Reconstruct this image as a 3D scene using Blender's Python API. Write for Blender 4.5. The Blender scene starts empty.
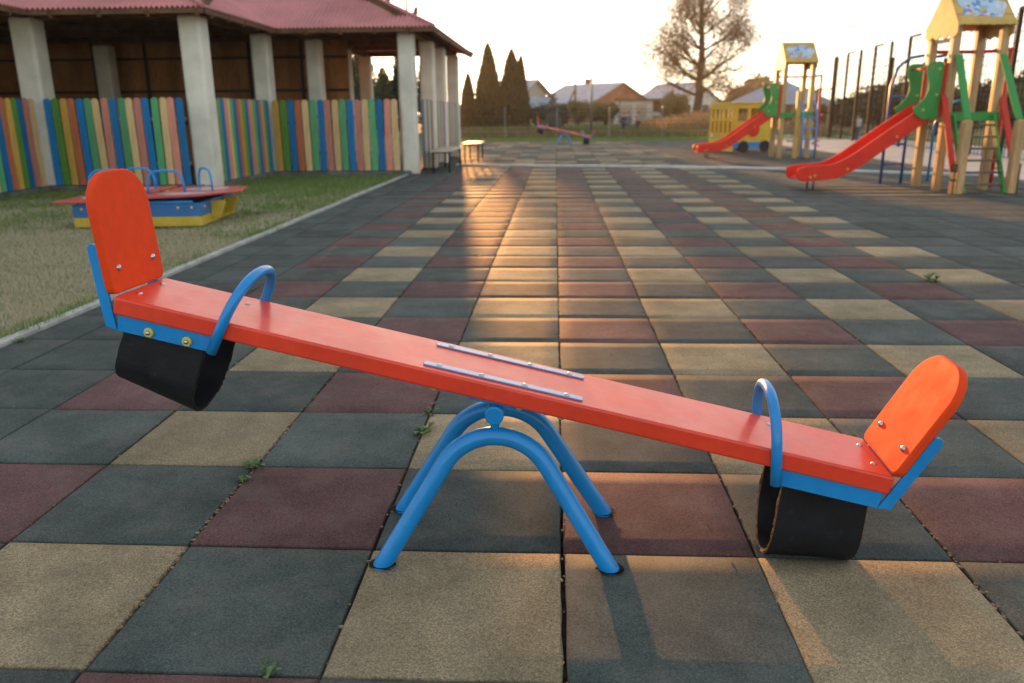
import bpy, bmesh, math, random
import numpy as np
from mathutils import Vector, Matrix, noise
random.seed(7)
rng = np.random.default_rng(7)
PI = math.pi
sc = bpy.context.scene
COL = sc.collection

# ------------------------------------------------------------------ camera
CAM = Vector((-0.0259, -1.8694, 1.1070))
RT = Vector((0.99861392, 0.05201163, -0.00806404))
UP = Vector((-0.00651066, 0.27410508, 0.96167771))
FW = Vector((-0.05222882, 0.96029224, -0.27406378))
FPX = 801.76
def at(x, y, Y):
    """the point of the place that is seen at x, y of the photo and stands Y metres up the yard"""
    d = FW + RT * ((x - 512) / FPX) - UP * ((y - 341.5) / FPX)
    return CAM + d * ((Y - CAM.y) / d.y)
cd = bpy.data.cameras.new('camera')
cam = bpy.data.objects.new('camera', cd); COL.objects.link(cam)
M = Matrix((RT, UP, -FW)).transposed().to_4x4(); M.translation = CAM
cam.matrix_world = M
cd.sensor_width = 36; cd.lens = FPX / 1024 * 36
cd.clip_start = 0.05; cd.clip_end = 3000
cd.dof.use_dof = True; cd.dof.focus_distance = 2.05; cd.dof.aperture_fstop = 3.6
sc.camera = cam

# ------------------------------------------------------------------ light
AIR, DUST, OZ, SUNE, EXPO, GAM = 0.5, 0.8, 0.0, 1.9, 2.60, 0.42
HZ = .0005
BUMP, TRO, TSP = .10, .84, .15
SUN_AZ, SUN_EL = math.radians(-6.95), math.radians(3.6)
w = bpy.data.worlds.new('World'); sc.world = w; w.use_nodes = True
nt = w.node_tree; bg = nt.nodes['Background']
sky = nt.nodes.new('ShaderNodeTexSky'); sky.sky_type = 'NISHITA'; sky.sun_disc = False
sky.sun_elevation = SUN_EL; sky.sun_rotation = SUN_AZ
sky.air_density = AIR; sky.dust_density = DUST; sky.ozone_density = OZ
gm = nt.nodes.new('ShaderNodeGamma'); gm.inputs[1].default_value = GAM   # added gamma compresses the sky's range so the horizon burns out less
nt.links.new(sky.outputs[0], gm.inputs[0]); nt.links.new(gm.outputs[0], bg.inputs[0]); bg.inputs[1].default_value = 0.15
sd = bpy.data.lights.new('sun', 'SUN'); sd.energy = SUNE; sd.angle = math.radians(0.9); sd.color = (1.0, 0.44, 0.125)
so = bpy.data.objects.new('sun', sd); COL.objects.link(so)
sdir = Vector((math.sin(SUN_AZ) * math.cos(SUN_EL), math.cos(SUN_AZ) * math.cos(SUN_EL), math.sin(SUN_EL)))
so.rotation_euler = sdir.to_track_quat('Z', 'Y').to_euler()
so.location = sdir * 200
vs = sc.view_settings
vs.view_transform = 'Standard'; vs.look = 'None'; vs.gamma = 1; vs.use_curve_mapping = False
vs.exposure = EXPO
sc.cycles.max_bounces = 8
sc.cycles.use_denoising = True

# ------------------------------------------------------------------ materials
def mat(name, col, rough=0.6, spec=0.5, metal=0.0, var=0.12, vscale=6.0, bump=0.0, bscale=200.0, coat=0.0, col2=None,
        v2=0.0, v2scale=60.0, stretch=None, coatrough=0.15, wear=0.0, wearscale=(1, 1, 1)):
    m = bpy.data.materials.new(name); m.use_nodes = True
    n = m.node_tree.nodes; l = m.node_tree.links
    b = n['Principled BSDF']
    b.inputs['Roughness'].default_value = rough
    b.inputs['Specular IOR Level'].default_value = spec
    b.inputs['Metallic'].default_value = metal
    b.inputs['Coat Weight'].default_value = coat
    b.inputs['Coat Roughness'].default_value = coatrough
    tc = n.new('ShaderNodeTexCoord'); src = tc.outputs['Object']
    if stretch:
        mp = n.new('ShaderNodeMapping'); mp.inputs['Scale'].default_value = stretch
        l.new(src, mp.inputs[0]); src = mp.outputs[0]
    nz = n.new('ShaderNodeTexNoise'); nz.inputs['Scale'].default_value = vscale; nz.inputs['Detail'].default_value = 6
    l.new(src, nz.inputs['Vector'])
    c2 = col2 if col2 else tuple(c * (1 - 2.2 * var) for c in col)
    c1 = col if col2 else tuple(min(1, c * (1 + var)) for c in col)
    rp = n.new('ShaderNodeValToRGB')
    rp.color_ramp.elements[0].position = 0.32; rp.color_ramp.elements[1].position = 0.68
    rp.color_ramp.elements[0].color = (*c2, 1); rp.color_ramp.elements[1].color = (*c1, 1)
    l.new(nz.outputs[0], rp.inputs[0]); out = rp.outputs[0]
    if v2:
        n2 = n.new('ShaderNodeTexNoise'); n2.inputs['Scale'].default_value = v2scale; n2.inputs['Detail'].default_value = 3
        l.new(src, n2.inputs['Vector'])
        mr = n.new('ShaderNodeMapRange'); mr.inputs[1].default_value = .3; mr.inputs[2].default_value = .7
        mr.inputs[3].default_value = 1 - v2; mr.inputs[4].default_value = 1 + v2
        l.new(n2.outputs[0], mr.inputs[0])
        mx = n.new('ShaderNodeMix'); mx.data_type = 'RGBA'; mx.blend_type = 'MULTIPLY'; mx.inputs[0].default_value = 1
        l.new(out, mx.inputs[6]); l.new(mr.outputs[0], mx.inputs[7]); out = mx.outputs[2]
    l.new(out, b.inputs['Base Color'])
    if wear:
        mp = n.new('ShaderNodeMapping'); mp.inputs['Scale'].default_value = wearscale; l.new(tc.outputs['Object'], mp.inputs[0])
        nw = n.new('ShaderNodeTexNoise'); nw.inputs['Scale'].default_value = 9; nw.inputs['Detail'].default_value = 10; nw.inputs['Roughness'].default_value = .68; l.new(mp.outputs[0], nw.inputs['Vector'])
        mr = n.new('ShaderNodeMapRange'); mr.inputs[1].default_value = .60; mr.inputs[2].default_value = .72; mr.inputs[3].default_value = 0; mr.inputs[4].default_value = wear; l.new(nw.outputs[0], mr.inputs[0])
        mx = n.new('ShaderNodeMix'); mx.data_type = 'RGBA'; l.new(mr.outputs[0], mx.inputs[0]); l.new(out, mx.inputs[6]); mx.inputs[7].default_value = (*[min(1, c * .55 + .16) for c in col], 1)
        out = mx.outputs[2]; l.new(out, b.inputs['Base Color'])
        n3 = n.new('ShaderNodeTexNoise'); n3.inputs['Scale'].default_value = 14; n3.inputs['Detail'].default_value = 7; l.new(src, n3.inputs['Vector'])
        m3 = n.new('ShaderNodeMapRange'); m3.inputs[1].default_value = .3; m3.inputs[2].default_value = .7; m3.inputs[3].default_value = max(.05, rough - .05); m3.inputs[4].default_value = min(1, rough + .07); l.new(n3.outputs[0], m3.inputs[0]); l.new(m3.outputs[0], b.inputs['Roughness'])
    if bump:
        nb = n.new('ShaderNodeTexNoise'); nb.inputs['Scale'].default_value = bscale; nb.inputs['Detail'].default_value = 3
        l.new(src, nb.inputs['Vector'])
        bp = n.new('ShaderNodeBump'); bp.inputs['Strength'].default_value = bump; bp.inputs['Distance'].default_value = 0.01
        l.new(nb.outputs[0], bp.inputs['Height']); l.new(bp.outputs[0], b.inputs['Normal'])
    return m

def tile_mat(name, col):
    """pressed rubber granules: speckle, broad stains, a tint of its own per tile, dust on top"""
    m = bpy.data.materials.new(name); m.use_nodes = True
    n = m.node_tree.nodes; l = m.node_tree.links; b = n['Principled BSDF']
    b.inputs['Roughness'].default_value = TRO; b.inputs['Specular IOR Level'].default_value = TSP
    tc = n.new('ShaderNodeTexCoord'); src = tc.outputs['Object']
    def noise_(scale, detail=3, rough=.5):
        z = n.new('ShaderNodeTexNoise'); z.inputs['Scale'].default_value = scale; z.inputs['Detail'].default_value = detail
        z.inputs['Roughness'].default_value = rough; l.new(src, z.inputs['Vector']); return z.outputs[0]
    def remap(o, a, b_, c, d):
        r = n.new('ShaderNodeMapRange'); r.inputs[1].default_value = a; r.inputs[2].default_value = b_
        r.inputs[3].default_value = c; r.inputs[4].default_value = d; l.new(o, r.inputs[0]); return r.outputs[0]
    def mul(a, b_):
        r = n.new('ShaderNodeMath'); r.operation = 'MULTIPLY'; l.new(a, r.inputs[0]); l.new(b_, r.inputs[1]); return r.outputs[0]
    vo = n.new('ShaderNodeTexVoronoi'); vo.inputs['Scale'].default_value = 330; l.new(src, vo.inputs['Vector'])
    sep = n.new('ShaderNodeSeparateColor'); l.new(vo.outputs['Color'], sep.inputs[0])
    grain = remap(sep.outputs[0], 0, 1, 0.62, 1.38)
    grain2 = remap(noise_(150, 2), .3, .7, .86, 1.14)
    stain = remap(noise_(2.6, 6, .6), .3, .7, 0.68, 1.26)
    stain2 = remap(noise_(9, 5, .65), .3, .72, 0.86, 1.12)
    at_ = n.new('ShaderNodeAttribute'); at_.attribute_name = 'tint'
    k = mul(mul(mul(mul(grain, grain2), stain), stain2), at_.outputs['Fac'])
    mx = n.new('ShaderNodeMix'); mx.data_type = 'RGBA'; mx.blend_type = 'MULTIPLY'; mx.inputs[0].default_value = 1
    mx.inputs[6].default_value = (*col, 1); l.new(k, mx.inputs[7])
    dust = remap(noise_(5.5, 8, .7), .48, .76, 0, .42)
    m2 = n.new('ShaderNodeMix'); m2.data_type = 'RGBA'; l.new(dust, m2.inputs[0]); l.new(mx.outputs[2], m2.inputs[6])
    m2.inputs[7].default_value = (.17, .145, .115, 1)
    l.new(m2.outputs[2], b.inputs['Base Color'])
    bp = n.new('ShaderNodeBump'); bp.inputs['Strength'].default_value = BUMP; bp.inputs['Distance'].default_value = 0.004
    l.new(sep.outputs[1], bp.inputs['Height']); l.new(bp.outputs[0], b.inputs['Normal'])
    return m

def paint(name, col, rough=0.32, coat=0.35, var=0.06, v2=0.05, bump=0.03, bscale=60, spec=.5, **k):
    k.setdefault('wear', .22)
    return mat(name, col, rough, spec, 0, var, 3.5, bump, bscale, coat, v2=v2, v2scale=40, **k)

MT = dict(
    red=paint('red_plank_paint', (0.82, 0.050, 0.016), 0.38, 0.25, wear=.22, wearscale=(.5, 3.5, 3.5), var=.07, v2=.05, bump=.05, bscale=40),
    orange=paint('orange_red_panel_paint', (0.80, 0.062, 0.011), 0.72, 0.0, var=.04, spec=.16, wear=.10),
    blue=paint('blue_steel_paint', (0.002, 0.245, 0.62), 0.36, 0.2, var=.05),
    strap=paint('pale_blue_strap_paint', (0.20, 0.33, 0.55), 0.3, 0.5, var=.08),
    screw=mat('zinc_screw', (0.55, 0.55, 0.56), .28, .5, 1.0, .1),
    rubber=mat('black_belt_rubber', (0.009, 0.010, 0.014), .5, .35, 0, .2, 14, .12, 120, wear=.16, wearscale=(2, 2, 2)),
    cord=mat('brown_belt_cord', (0.30, 0.135, 0.055), .8, .3, 0, .3, 90, .5, 300),
    darkcord=mat('dark_belt_cord', (0.035, 0.028, 0.024), .85, .3, 0, .3, 90, .5, 300),
    capyellow=paint('yellow_bolt_cap', (0.62, 0.50, 0.09), .4),
    tilegreen=tile_mat('green_rubber_tile', (0.066, 0.079, 0.072)),
    tilered=tile_mat('maroon_rubber_tile', (0.115, 0.058, 0.056)),
    tiletan=tile_mat('tan_rubber_tile', (0.275, 0.215, 0.130)),
    joint=mat('dark_joint_dirt', (0.030, 0.026, 0.022), .95, .1, 0, .4, 30, .6, 90),
    soil=mat('soil', (0.035, 0.026, 0.018), .95, .1, 0, .4, 60, .8, 120),
    kerb=mat('pale_concrete_kerb', (0.42, 0.40, 0.37), .8, .3, 0, .14, 7, .25, 70, v2=.15),
    pave=mat('pale_paving', (0.44, 0.40, 0.36), .85, .3, 0, .1, 1.2, .15, 40, v2=.1),
    terrain=mat('rough_grass_land', (0.12, 0.15, 0.05), .95, .1, 0, .3, .35, .6, 6, col2=(0.15, 0.12, 0.06), v2=.3, v2scale=3),
    lawn=mat('lawn_soil', (0.34, 0.28, 0.19), .95, .1, 0, .3, 1.3, .6, 30, col2=(0.13, 0.14, 0.055), v2=.3, v2scale=18),
    column=mat('cream_render', (0.74, 0.69, 0.585), .85, .3, 0, .09, 2.2, .15, 60, v2=.05),
    conc=mat('grey_plinth_concrete', (0.17, 0.165, 0.155), .9, .2, 0, .2, 5, .3, 50, v2=.2),
    roof=mat('dusky_red_roof_steel', (0.58, 0.225, 0.215), .6, .3, 0, .09, 1.4, .03, 30, v2=.06, v2scale=9),
    timber=mat('brown_roof_timber', (0.16, 0.075, 0.035), .7, .3, 0, .2, 5, .2, 60, stretch=(1, 1, 1), v2=.15),
    ply=mat('brown_plywood', (0.38, 0.165, 0.06), .7, .3, 0, .22, 2.2, .1, 60, stretch=(1, 1, .25), v2=.2, v2scale=30),
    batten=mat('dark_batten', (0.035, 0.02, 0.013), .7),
    woodpost=mat('varnished_pine_post', (0.52, 0.31, 0.13), .45, .4, 0, .12, 5, .08, 60, coat=.2, stretch=(3, 3, .4), v2=.12, v2scale=25),
    woodyellow=mat('yellow_stained_ply', (0.58, 0.36, 0.085), .5, .4, 0, .1, 4, .06, 60, v2=.06),
    slidered=paint('red_slide_plastic', (0.76, 0.030, 0.010), .5, .0, spec=.3, var=.1),
    pgreen=paint('green_ply_paint', (0.045, 0.29, 0.065), .5, .05, spec=.3),
    dgreen=paint('dark_green_paint', (0.022, 0.11, 0.035), .45, .1),
    brown=mat('dark_brown_board', (0.10, 0.045, 0.028), .6),
    tread=mat('grey_brown_tread', (0.14, 0.105, 0.075), .65, .4, 0, .15, 8),
    redbar=paint('red_bar_paint', (0.62, 0.040, 0.020), .5, .05, spec=.3),
    steel=mat('grey_galvanised_steel', (0.26, 0.27, 0.28), .45, .5, .6, .12, 9),
    darksteel=mat('dark_green_cage_steel', (0.020, 0.026, 0.024), .85, .1, 0, .1, 9),
    cagewire=mat('dark_cage_wire', (0.025, 0.028, 0.026), .95, .0, 0, .1, 9),
    busyellow=paint('playhouse_yellow_paint', (0.72, 0.47, 0.03), .5, .1),
    whitekerb=mat('white_kerb', (0.62, 0.60, 0.57), .8, .3, 0, .1, 7, .2, 70),
    wire=mat('grey_wire', (0.16, 0.17, 0.17), .5, .5, .4, .1, 9),
    benchtop=mat('pale_bench_wood', (0.50, 0.42, 0.32), .5, .4, 0, .12, 5, v2=.1),
    boxblue=paint('sandpit_blue_paint', (0.018, 0.13, 0.36), .45, .1, var=.1),
    boxyellow=paint('sandpit_yellow_paint', (0.55, 0.37, 0.03), .45, .1, var=.12),
    boxred=paint('sandpit_red_paint', (0.60, 0.055, 0.035), .35, .3, var=.06),
    patch=paint('white_reflection_paint', (0.62, 0.58, 0.60), .35, .2, var=.12),  # pale colour for the reflections painted on the sandpit lid
    brick=mat('house_brick', (0.34, 0.135, 0.075), .9, .2, 0, .15, 1, .2, 20, v2=.12, v2scale=8),
    whitewall=mat('white_wall', (0.66, 0.63, 0.58), .85, .2, 0, .07, 1),
    creamwall=mat('cream_wall', (0.50, 0.42, 0.32), .85, .2, 0, .07, 1),
    slate=mat('blue_grey_roof', (0.23, 0.27, 0.34), .5, .5, 0, .1, 1.2, v2=.08),
    darkpane=mat('dark_window_glass', (0.02, 0.02, 0.022), .12, .6),
    fascia=mat('brown_fascia', (0.09, 0.05, 0.035), .7),
    bark=mat('bark', (0.050, 0.038, 0.028), .9, .2, 0, .3, 6, .5, 20),
    polewood=mat('weathered_pole', (0.17, 0.14, 0.11), .85, .2, 0, .2, 4),
    weed=mat('weed_leaf', (0.10, 0.17, 0.05), .6, .3, 0, .2, 40),
    skin=mat('skin', (0.50, 0.29, 0.20), .6), hairbrown=mat('brown_hair', (0.045, 0.028, 0.018), .6), hairfair=mat('fair_hair', (0.30, 0.18, 0.08), .6),
    navy=mat('navy_cloth', (0.03, 0.035, 0.06), .9), pinkcloth=mat('pink_cloth', (0.50, 0.24, 0.22), .9), greycloth=mat('grey_cloth', (0.14, 0.14, 0.16), .9),
    whitecloth=mat('white_cloth', (0.62, 0.62, 0.62), .9), bluecloth=mat('blue_cloth', (0.10, 0.14, 0.22), .9),
)
SL = {}
for nm, c in dict(blue=(0.003, 0.155, 0.38), green=(0.095, 0.36, 0.15), sand=(0.70, 0.48, 0.22), rose=(0.62, 0.235, 0.17), grass=(0.11, 0.30, 0.04), amber=(0.62, 0.36, 0.07), brick=(0.48, 0.14, 0.06)).items():
    SL[nm] = mat('picket_%s_paint' % nm, c, .6, .4, 0, .1, 4, .08, 60, stretch=(4, 4, .5), v2=.1, v2scale=30)
for m_ in SL.values():
    n = m_.node_tree.nodes; l = m_.node_tree.links; b = n['Principled BSDF']; src = b.inputs['Base Color'].links[0].from_socket
    oi = n.new('ShaderNodeObjectInfo'); mr = n.new('ShaderNodeMapRange'); mr.inputs[3].default_value = .78; mr.inputs[4].default_value = 1.18; l.new(oi.outputs['Random'], mr.inputs[0])
    mx = n.new('ShaderNodeMix'); mx.data_type = 'RGBA'; mx.blend_type = 'MULTIPLY'; mx.inputs[0].default_value = 1; l.new(src, mx.inputs[6]); l.new(mr.outputs[0], mx.inputs[7]); l.new(mx.outputs[2], b.inputs['Base Color'])
def leafmat(name, c1, c2, trans=.35):
    m = bpy.data.materials.new(name); m.use_nodes = True
    n = m.node_tree.nodes; l = m.node_tree.links; b = n['Principled BSDF']
    g = n.new('ShaderNodeNewGeometry'); rp = n.new('ShaderNodeValToRGB')
    rp.color_ramp.elements[0].color = (*c1, 1); rp.color_ramp.elements[1].color = (*c2, 1)
    l.new(g.outputs['Random Per Island'], rp.inputs[0]); l.new(rp.outputs[0], b.inputs['Base Color'])
    b.inputs['Roughness'].default_value = .6; b.inputs['Specular IOR Level'].default_value = .25
    tr = n.new('ShaderNodeBsdfTranslucent'); l.new(rp.outputs[0], tr.inputs[0])
    ms = n.new('ShaderNodeMixShader'); ms.inputs[0].default_value = trans
    l.new(b.outputs[0], ms.inputs[1]); l.new(tr.outputs[0], ms.inputs[2]); l.new(ms.outputs[0], n['Material Output'].inputs[0])
    return m
LF = dict(grassdry=leafmat('dry_grass_blade', (0.42, 0.36, 0.23), (0.57, 0.49, 0.34), .25),
          grassgreen=leafmat('green_grass_blade', (0.10, 0.18, 0.035), (0.24, 0.31, 0.09), .3),
          meadow=leafmat('meadow_blade', (0.11, 0.12, 0.035), (0.23, 0.20, 0.085), .3),
          tall=leafmat('tall_dry_grass', (0.26, 0.16, 0.07), (0.42, 0.28, 0.13), .35),
          thuja=leafmat('thuja_leaf', (0.055, 0.052, 0.014), (0.12, 0.105, 0.028), .35),
          autumn=leafmat('autumn_leaf', (0.07, 0.05, 0.022), (0.14, 0.10, 0.045), .3),
          green=leafmat('broad_leaf', (0.030, 0.042, 0.014), (0.07, 0.085, 0.026), .12),
          dark=leafmat('dark_leaf', (0.018, 0.028, 0.013), (0.042, 0.052, 0.022), .10),
          olive=leafmat('olive_leaf', (0.10, 0.095, 0.03), (0.17, 0.15, 0.045), .35),
          grey=leafmat('grey_leaf', (0.06, 0.075, 0.062), (0.105, 0.12, 0.10), .3))

# ------------------------------------------------------------------ mesh helpers
class MB:
    def __init__(s): s.v = []; s.f = []; s.smooth = []
    def add(s, vs_, fs, sm=False):
        o = len(s.v); s.v += [tuple(v) for v in vs_]; s.f += [tuple(i + o for i in f) for f in fs]; s.smooth += [sm] * len(fs); return s
    def box(s, c, d, R=None):
        hx, hy, hz = (k / 2 for k in d); c = Vector(c)
        P = [Vector((x, y, z)) for x in (-hx, hx) for y in (-hy, hy) for z in (-hz, hz)]
        if R: P = [R @ p for p in P]
        return s.add([c + p for p in P], [(0, 1, 3, 2), (4, 6, 7, 5), (0, 4, 5, 1), (2, 3, 7, 6), (0, 2, 6, 4), (1, 5, 7, 3)])
    def bar(s, a, b, wx, wy, side=(0, 1, 0)):
        a = Vector(a); b = Vector(b); d = (b - a).normalized(); sd_ = Vector(side); sd_ = (sd_ - d * sd_.dot(d)).normalized(); up = d.cross(sd_)
        R = Matrix((sd_, up, d)).transposed()
        return s.box((a + b) / 2, (wy, wx, (b - a).length), R)
    def tube(s, pts, r, seg=10, cap=True):
        pts = [Vector(p) for p in pts]; n = len(pts); rr = r if isinstance(r, (list, tuple)) else [r] * n
        vs_ = []; fs = []; prev = None
        for i, p in enumerate(pts):
            t = (pts[min(i + 1, n - 1)] - pts[max(i - 1, 0)]).normalized()
            if prev is None:
                ref = Vector((0, 0, 1)) if abs(t.z) < .9 else Vector((1, 0, 0)); u = t.cross(ref).normalized()
            else:
                u = (prev - t * prev.dot(t)).normalized()
            prev = u; v = t.cross(u)
            for k in range(seg):
                a = 2 * PI * k / seg; vs_.append(p + (u * math.cos(a) + v * math.sin(a)) * rr[i])
        for i in range(n - 1):
            for k in range(seg):
                k2 = (k + 1) % seg; fs.append((i * seg + k, i * seg + k2, (i + 1) * seg + k2, (i + 1) * seg + k))
        s.add(vs_, fs, True)
        if cap:
            o = len(s.v) - len(vs_)
            s.f.append(tuple(o + k for k in reversed(range(seg)))); s.f.append(tuple(o + (n - 1) * seg + k for k in range(seg))); s.smooth += [False, False]
        return s
    def prism(s, out, a, b, f):
        """outline in 2D, extruded from a to b; f(x, y, t) gives the point"""
        n = len(out)
        vs_ = [f(x, y, a) for x, y in out] + [f(x, y, b) for x, y in out]
        fs = [tuple(reversed(range(n))), tuple(range(n, 2 * n))] + [(i, (i + 1) % n, n + (i + 1) % n, n + i) for i in range(n)]
        return s.add(vs_, fs)
    def dome(s, c, axis, r, h, seg=12, rings=4):
        c = Vector(c); a = Vector(axis).normalized(); u = a.orthogonal().normalized(); v = a.cross(u)
        vs_ = []; fs = []
        for i in range(rings):
            t = i / rings * PI / 2
            for k in range(seg):
                q = 2 * PI * k / seg; vs_.append(c + (u * math.cos(q) + v * math.sin(q)) * r * math.cos(t) + a * h * math.sin(t))
        vs_.append(c + a * h)
        for i in range(rings - 1):
            for k in range(seg):
                k2 = (k + 1) % seg; fs.append((i * seg + k, i * seg + k2, (i + 1) * seg + k2, (i + 1) * seg + k))
        for k in range(seg): fs.append(((rings - 1) * seg + k, (rings - 1) * seg + (k + 1) % seg, rings * seg))
        return s.add(vs_, fs, True)
    def build(s, name, m, parent=None, bevel=0, bseg=2, smooth=None, fix=True):
        me = bpy.data.meshes.new(name); me.from_pydata(s.v, [], s.f)
        if fix:
            bm = bmesh.new(); bm.from_mesh(me); bmesh.ops.recalc_face_normals(bm, faces=bm.faces); bm.to_mesh(me); bm.free()
        me.polygons.foreach_set('use_smooth', s.smooth if smooth is None else [smooth] * len(s.smooth))
        for mm in (m if isinstance(m, (list, tuple)) else [m]): me.materials.append(mm)
        o = bpy.data.objects.new(name, me); COL.objects.link(o)
        if parent: o.parent = parent
        if bevel:
            md = o.modifiers.new('bevel', 'BEVEL'); md.width = bevel; md.segments = bseg; md.limit_method = 'ANGLE'; md.angle_limit = math.radians(40)
            md.harden_normals = False
            me.polygons.foreach_set('use_smooth', [True] * len(me.polygons))
            me.set_sharp_from_angle(angle=math.radians(35)) if hasattr(me, 'set_sharp_from_angle') else None
        return o
def tag(o, label, cat, group=None):
    o['label'] = label; o['category'] = cat
    if group: o['group'] = group
    return o
def thing(name, label, cat, loc=(0, 0, 0), rz=0, group=None):
    o = bpy.data.objects.new(name, None); COL.objects.link(o); o.empty_display_size = .1
    o.location = loc; o.rotation_euler = (0, 0, rz)
    return tag(o, label, cat, group)
def kind(o, k): o['kind'] = k; return o
def dup(root, loc, rz, label, group=None):
    r = root.copy(); COL.objects.link(r); r.location = loc; r.rotation_euler = (0, 0, rz); r['label'] = label
    if group: r['group'] = group
    for ch in list(root.children):
        c = ch.copy(); COL.objects.link(c); c.parent = r
        for g in list(ch.children):
            d = g.copy(); COL.objects.link(d); d.parent = c
    return r
def npmesh(name, V, F, m, parent=None, attr=None, midx=None, smooth=False):
    """V (n,3), F (m,4 or 3) numpy"""
    me = bpy.data.meshes.new(name); k = F.shape[1]
    me.vertices.add(len(V)); me.vertices.foreach_set('co', V.astype(np.float32).ravel())
    me.loops.add(F.size); me.loops.foreach_set('vertex_index', F.astype(np.int32).ravel())
    me.polygons.add(len(F)); me.polygons.foreach_set('loop_start', np.arange(len(F), dtype=np.int32) * k)
    me.polygons.foreach_set('loop_total', np.full(len(F), k, dtype=np.int32))
    if midx is not None: me.polygons.foreach_set('material_index', midx.astype(np.int32))
    me.polygons.foreach_set('use_smooth', np.full(len(F), smooth))
    if attr is not None:
        a = me.attributes.new('tint', 'FLOAT', 'POINT'); a.data.foreach_set('value', attr.astype(np.float32))
    me.update(calc_edges=True); me.validate()
    for mm in (m if isinstance(m, (list, tuple)) else [m]): me.materials.append(mm)
    o = bpy.data.objects.new(name, me); COL.objects.link(o)
    if parent: o.parent = parent
    return o
def sheet(name, x0, x1, y0, y1, z, m):
    b = MB(); b.add([(x0, y0, z), (x1, y0, z), (x1, y1, z), (x0, y1, z)], [(0, 1, 2, 3)])
    return kind(b.build(name, m), 'structure')
def leaves(C, size, spread_up=.4):
    """one small bent quad per centre, random facing"""
    n = len(C)
    d = rng.normal(size=(n, 3)); d /= np.linalg.norm(d, axis=1)[:, None]
    e = np.cross(d, rng.normal(size=(n, 3))); e /= np.linalg.norm(e, axis=1)[:, None]
    s = size * rng.uniform(.6, 1.4, n)[:, None]
    V = np.stack([C - d * s, C + e * s * .55, C + d * s, C - e * s * .55], 1).reshape(-1, 3)
    return V, np.arange(4 * n).reshape(-1, 4)

# ------------------------------------------------------------------ the setting
sheet('terrain', -600, 600, -30, 1500, -0.060, MT['terrain'])
sheet('tile_bed', -2.79, 7.50, -3.0, 31.2, -0.016, MT['joint'])
# rubber tiles: one paved floor
def build_tiles():
    V = []; F = []; T = []; MI = []; o = 0
    for k in range(-4, 62):
        for i in range(-6, 15):
            x0, x1 = i * .5, i * .5 + .5
            if i == -6: x0 = -2.785
            y0, y1 = k * .5, k * .5 + .5
            if -4 <= i <= 5: mi = (2 if i % 2 else 0) if k % 2 else (0 if i % 2 else 1)
            else: mi = 0
            if k > 31 and -5 <= i <= 5: mi = int(rng.choice([0, 0, 0, 2, 1, 2]))
            near = y0 < 9
            N = 7 if near else 3
            g = [rng.uniform(.0014, .004) * (1 if k < 31 else 2.2) for _ in range(4)]
            a0, a1, b0, b1 = x0 + g[0], x1 - g[1], y0 + g[2], y1 - g[3]
            e = .005
            us = np.concatenate([[0, e], np.linspace(e, (a1 - a0) - e, N)[1:-1], [(a1 - a0) - e, a1 - a0]]) + a0
            vs_ = np.concatenate([[0, e], np.linspace(e, (b1 - b0) - e, N)[1:-1], [(b1 - b0) - e, b1 - b0]]) + b0
            n = len(us)
            dz = rng.normal(0, .0004); tx, ty = rng.normal(0, .0005, 2); cur = rng.uniform(-.0006, .0004); c4 = rng.uniform(-.0006, .0012, 4)
            X, Y = np.meshgrid(us, vs_, indexing='ij')
            P = (X - (a0 + a1) / 2) * 2; Q = (Y - (b0 + b1) / 2) * 2
            Z = dz + tx * P * .5 + ty * Q * .5 + cur * (np.abs(2 * P) ** 3 + np.abs(2 * Q) ** 3) * .35
            Z += c4[0] * np.clip(2 * P, 0, 1) ** 2 * np.clip(2 * Q, 0, 1) ** 2 + c4[1] * np.clip(-2 * P, 0, 1) ** 2 * np.clip(2 * Q, 0, 1) ** 2
            Z = np.clip(Z, -.006, .006)
            ra = rng.normal(0, .0015); xc, yc = (a0 + a1) / 2, (b0 + b1) / 2; X, Y = X - ra * (Y - yc) + rng.normal(0, .0008), Y + ra * (X - xc) + rng.normal(0, .0008)
            edge = np.zeros((n, n), bool); edge[0] = edge[-1] = True; edge[:, 0] = edge[:, -1] = True
            wob = rng.normal(0, .0013, (n, n)); X = X + np.where(edge, wob, 0); Y = Y + np.where(edge, np.roll(wob, 1), 0)
            Z = Z - np.where(edge, .0045, 0)
            top = np.stack([X, Y, Z], -1).reshape(-1, 3)
            ring = [(r, 0) for r in range(n)] + [(n - 1, c) for c in range(1, n)] + [(r, n - 1) for r in range(n - 2, -1, -1)] + [(0, c) for c in range(n - 2, 0, -1)]
            ri = np.array([r * n + c for r, c in ring])
            low = top[ri].copy(); low[:, 2] = -.03
            V.append(top); V.append(low)
            idx = np.arange(n * n).reshape(n, n)
            F.append(np.stack([idx[:-1, :-1], idx[1:, :-1], idx[1:, 1:], idx[:-1, 1:]], -1).reshape(-1, 4) + o)
            L = len(ri); lo = n * n + np.arange(L)
            F.append(np.stack([ri, lo, np.roll(lo, -1), np.roll(ri, -1)], -1) + o)
            tot = n * n + L; t = np.full(tot, 1 + rng.normal(0, .10)); t[:n * n] *= np.where(edge, .72, 1).ravel()
            T.append(t); MI.append(np.full((n - 1) ** 2 + L, mi)); o += tot
    ob = npmesh('rubber_tile_floor', np.concatenate(V), np.concatenate(F), [MT['tilegreen'], MT['tilered'], MT['tiletan']], attr=np.concatenate(T), midx=np.concatenate(MI), smooth=True)
    return kind(ob, 'structure')
build_tiles()
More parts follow.
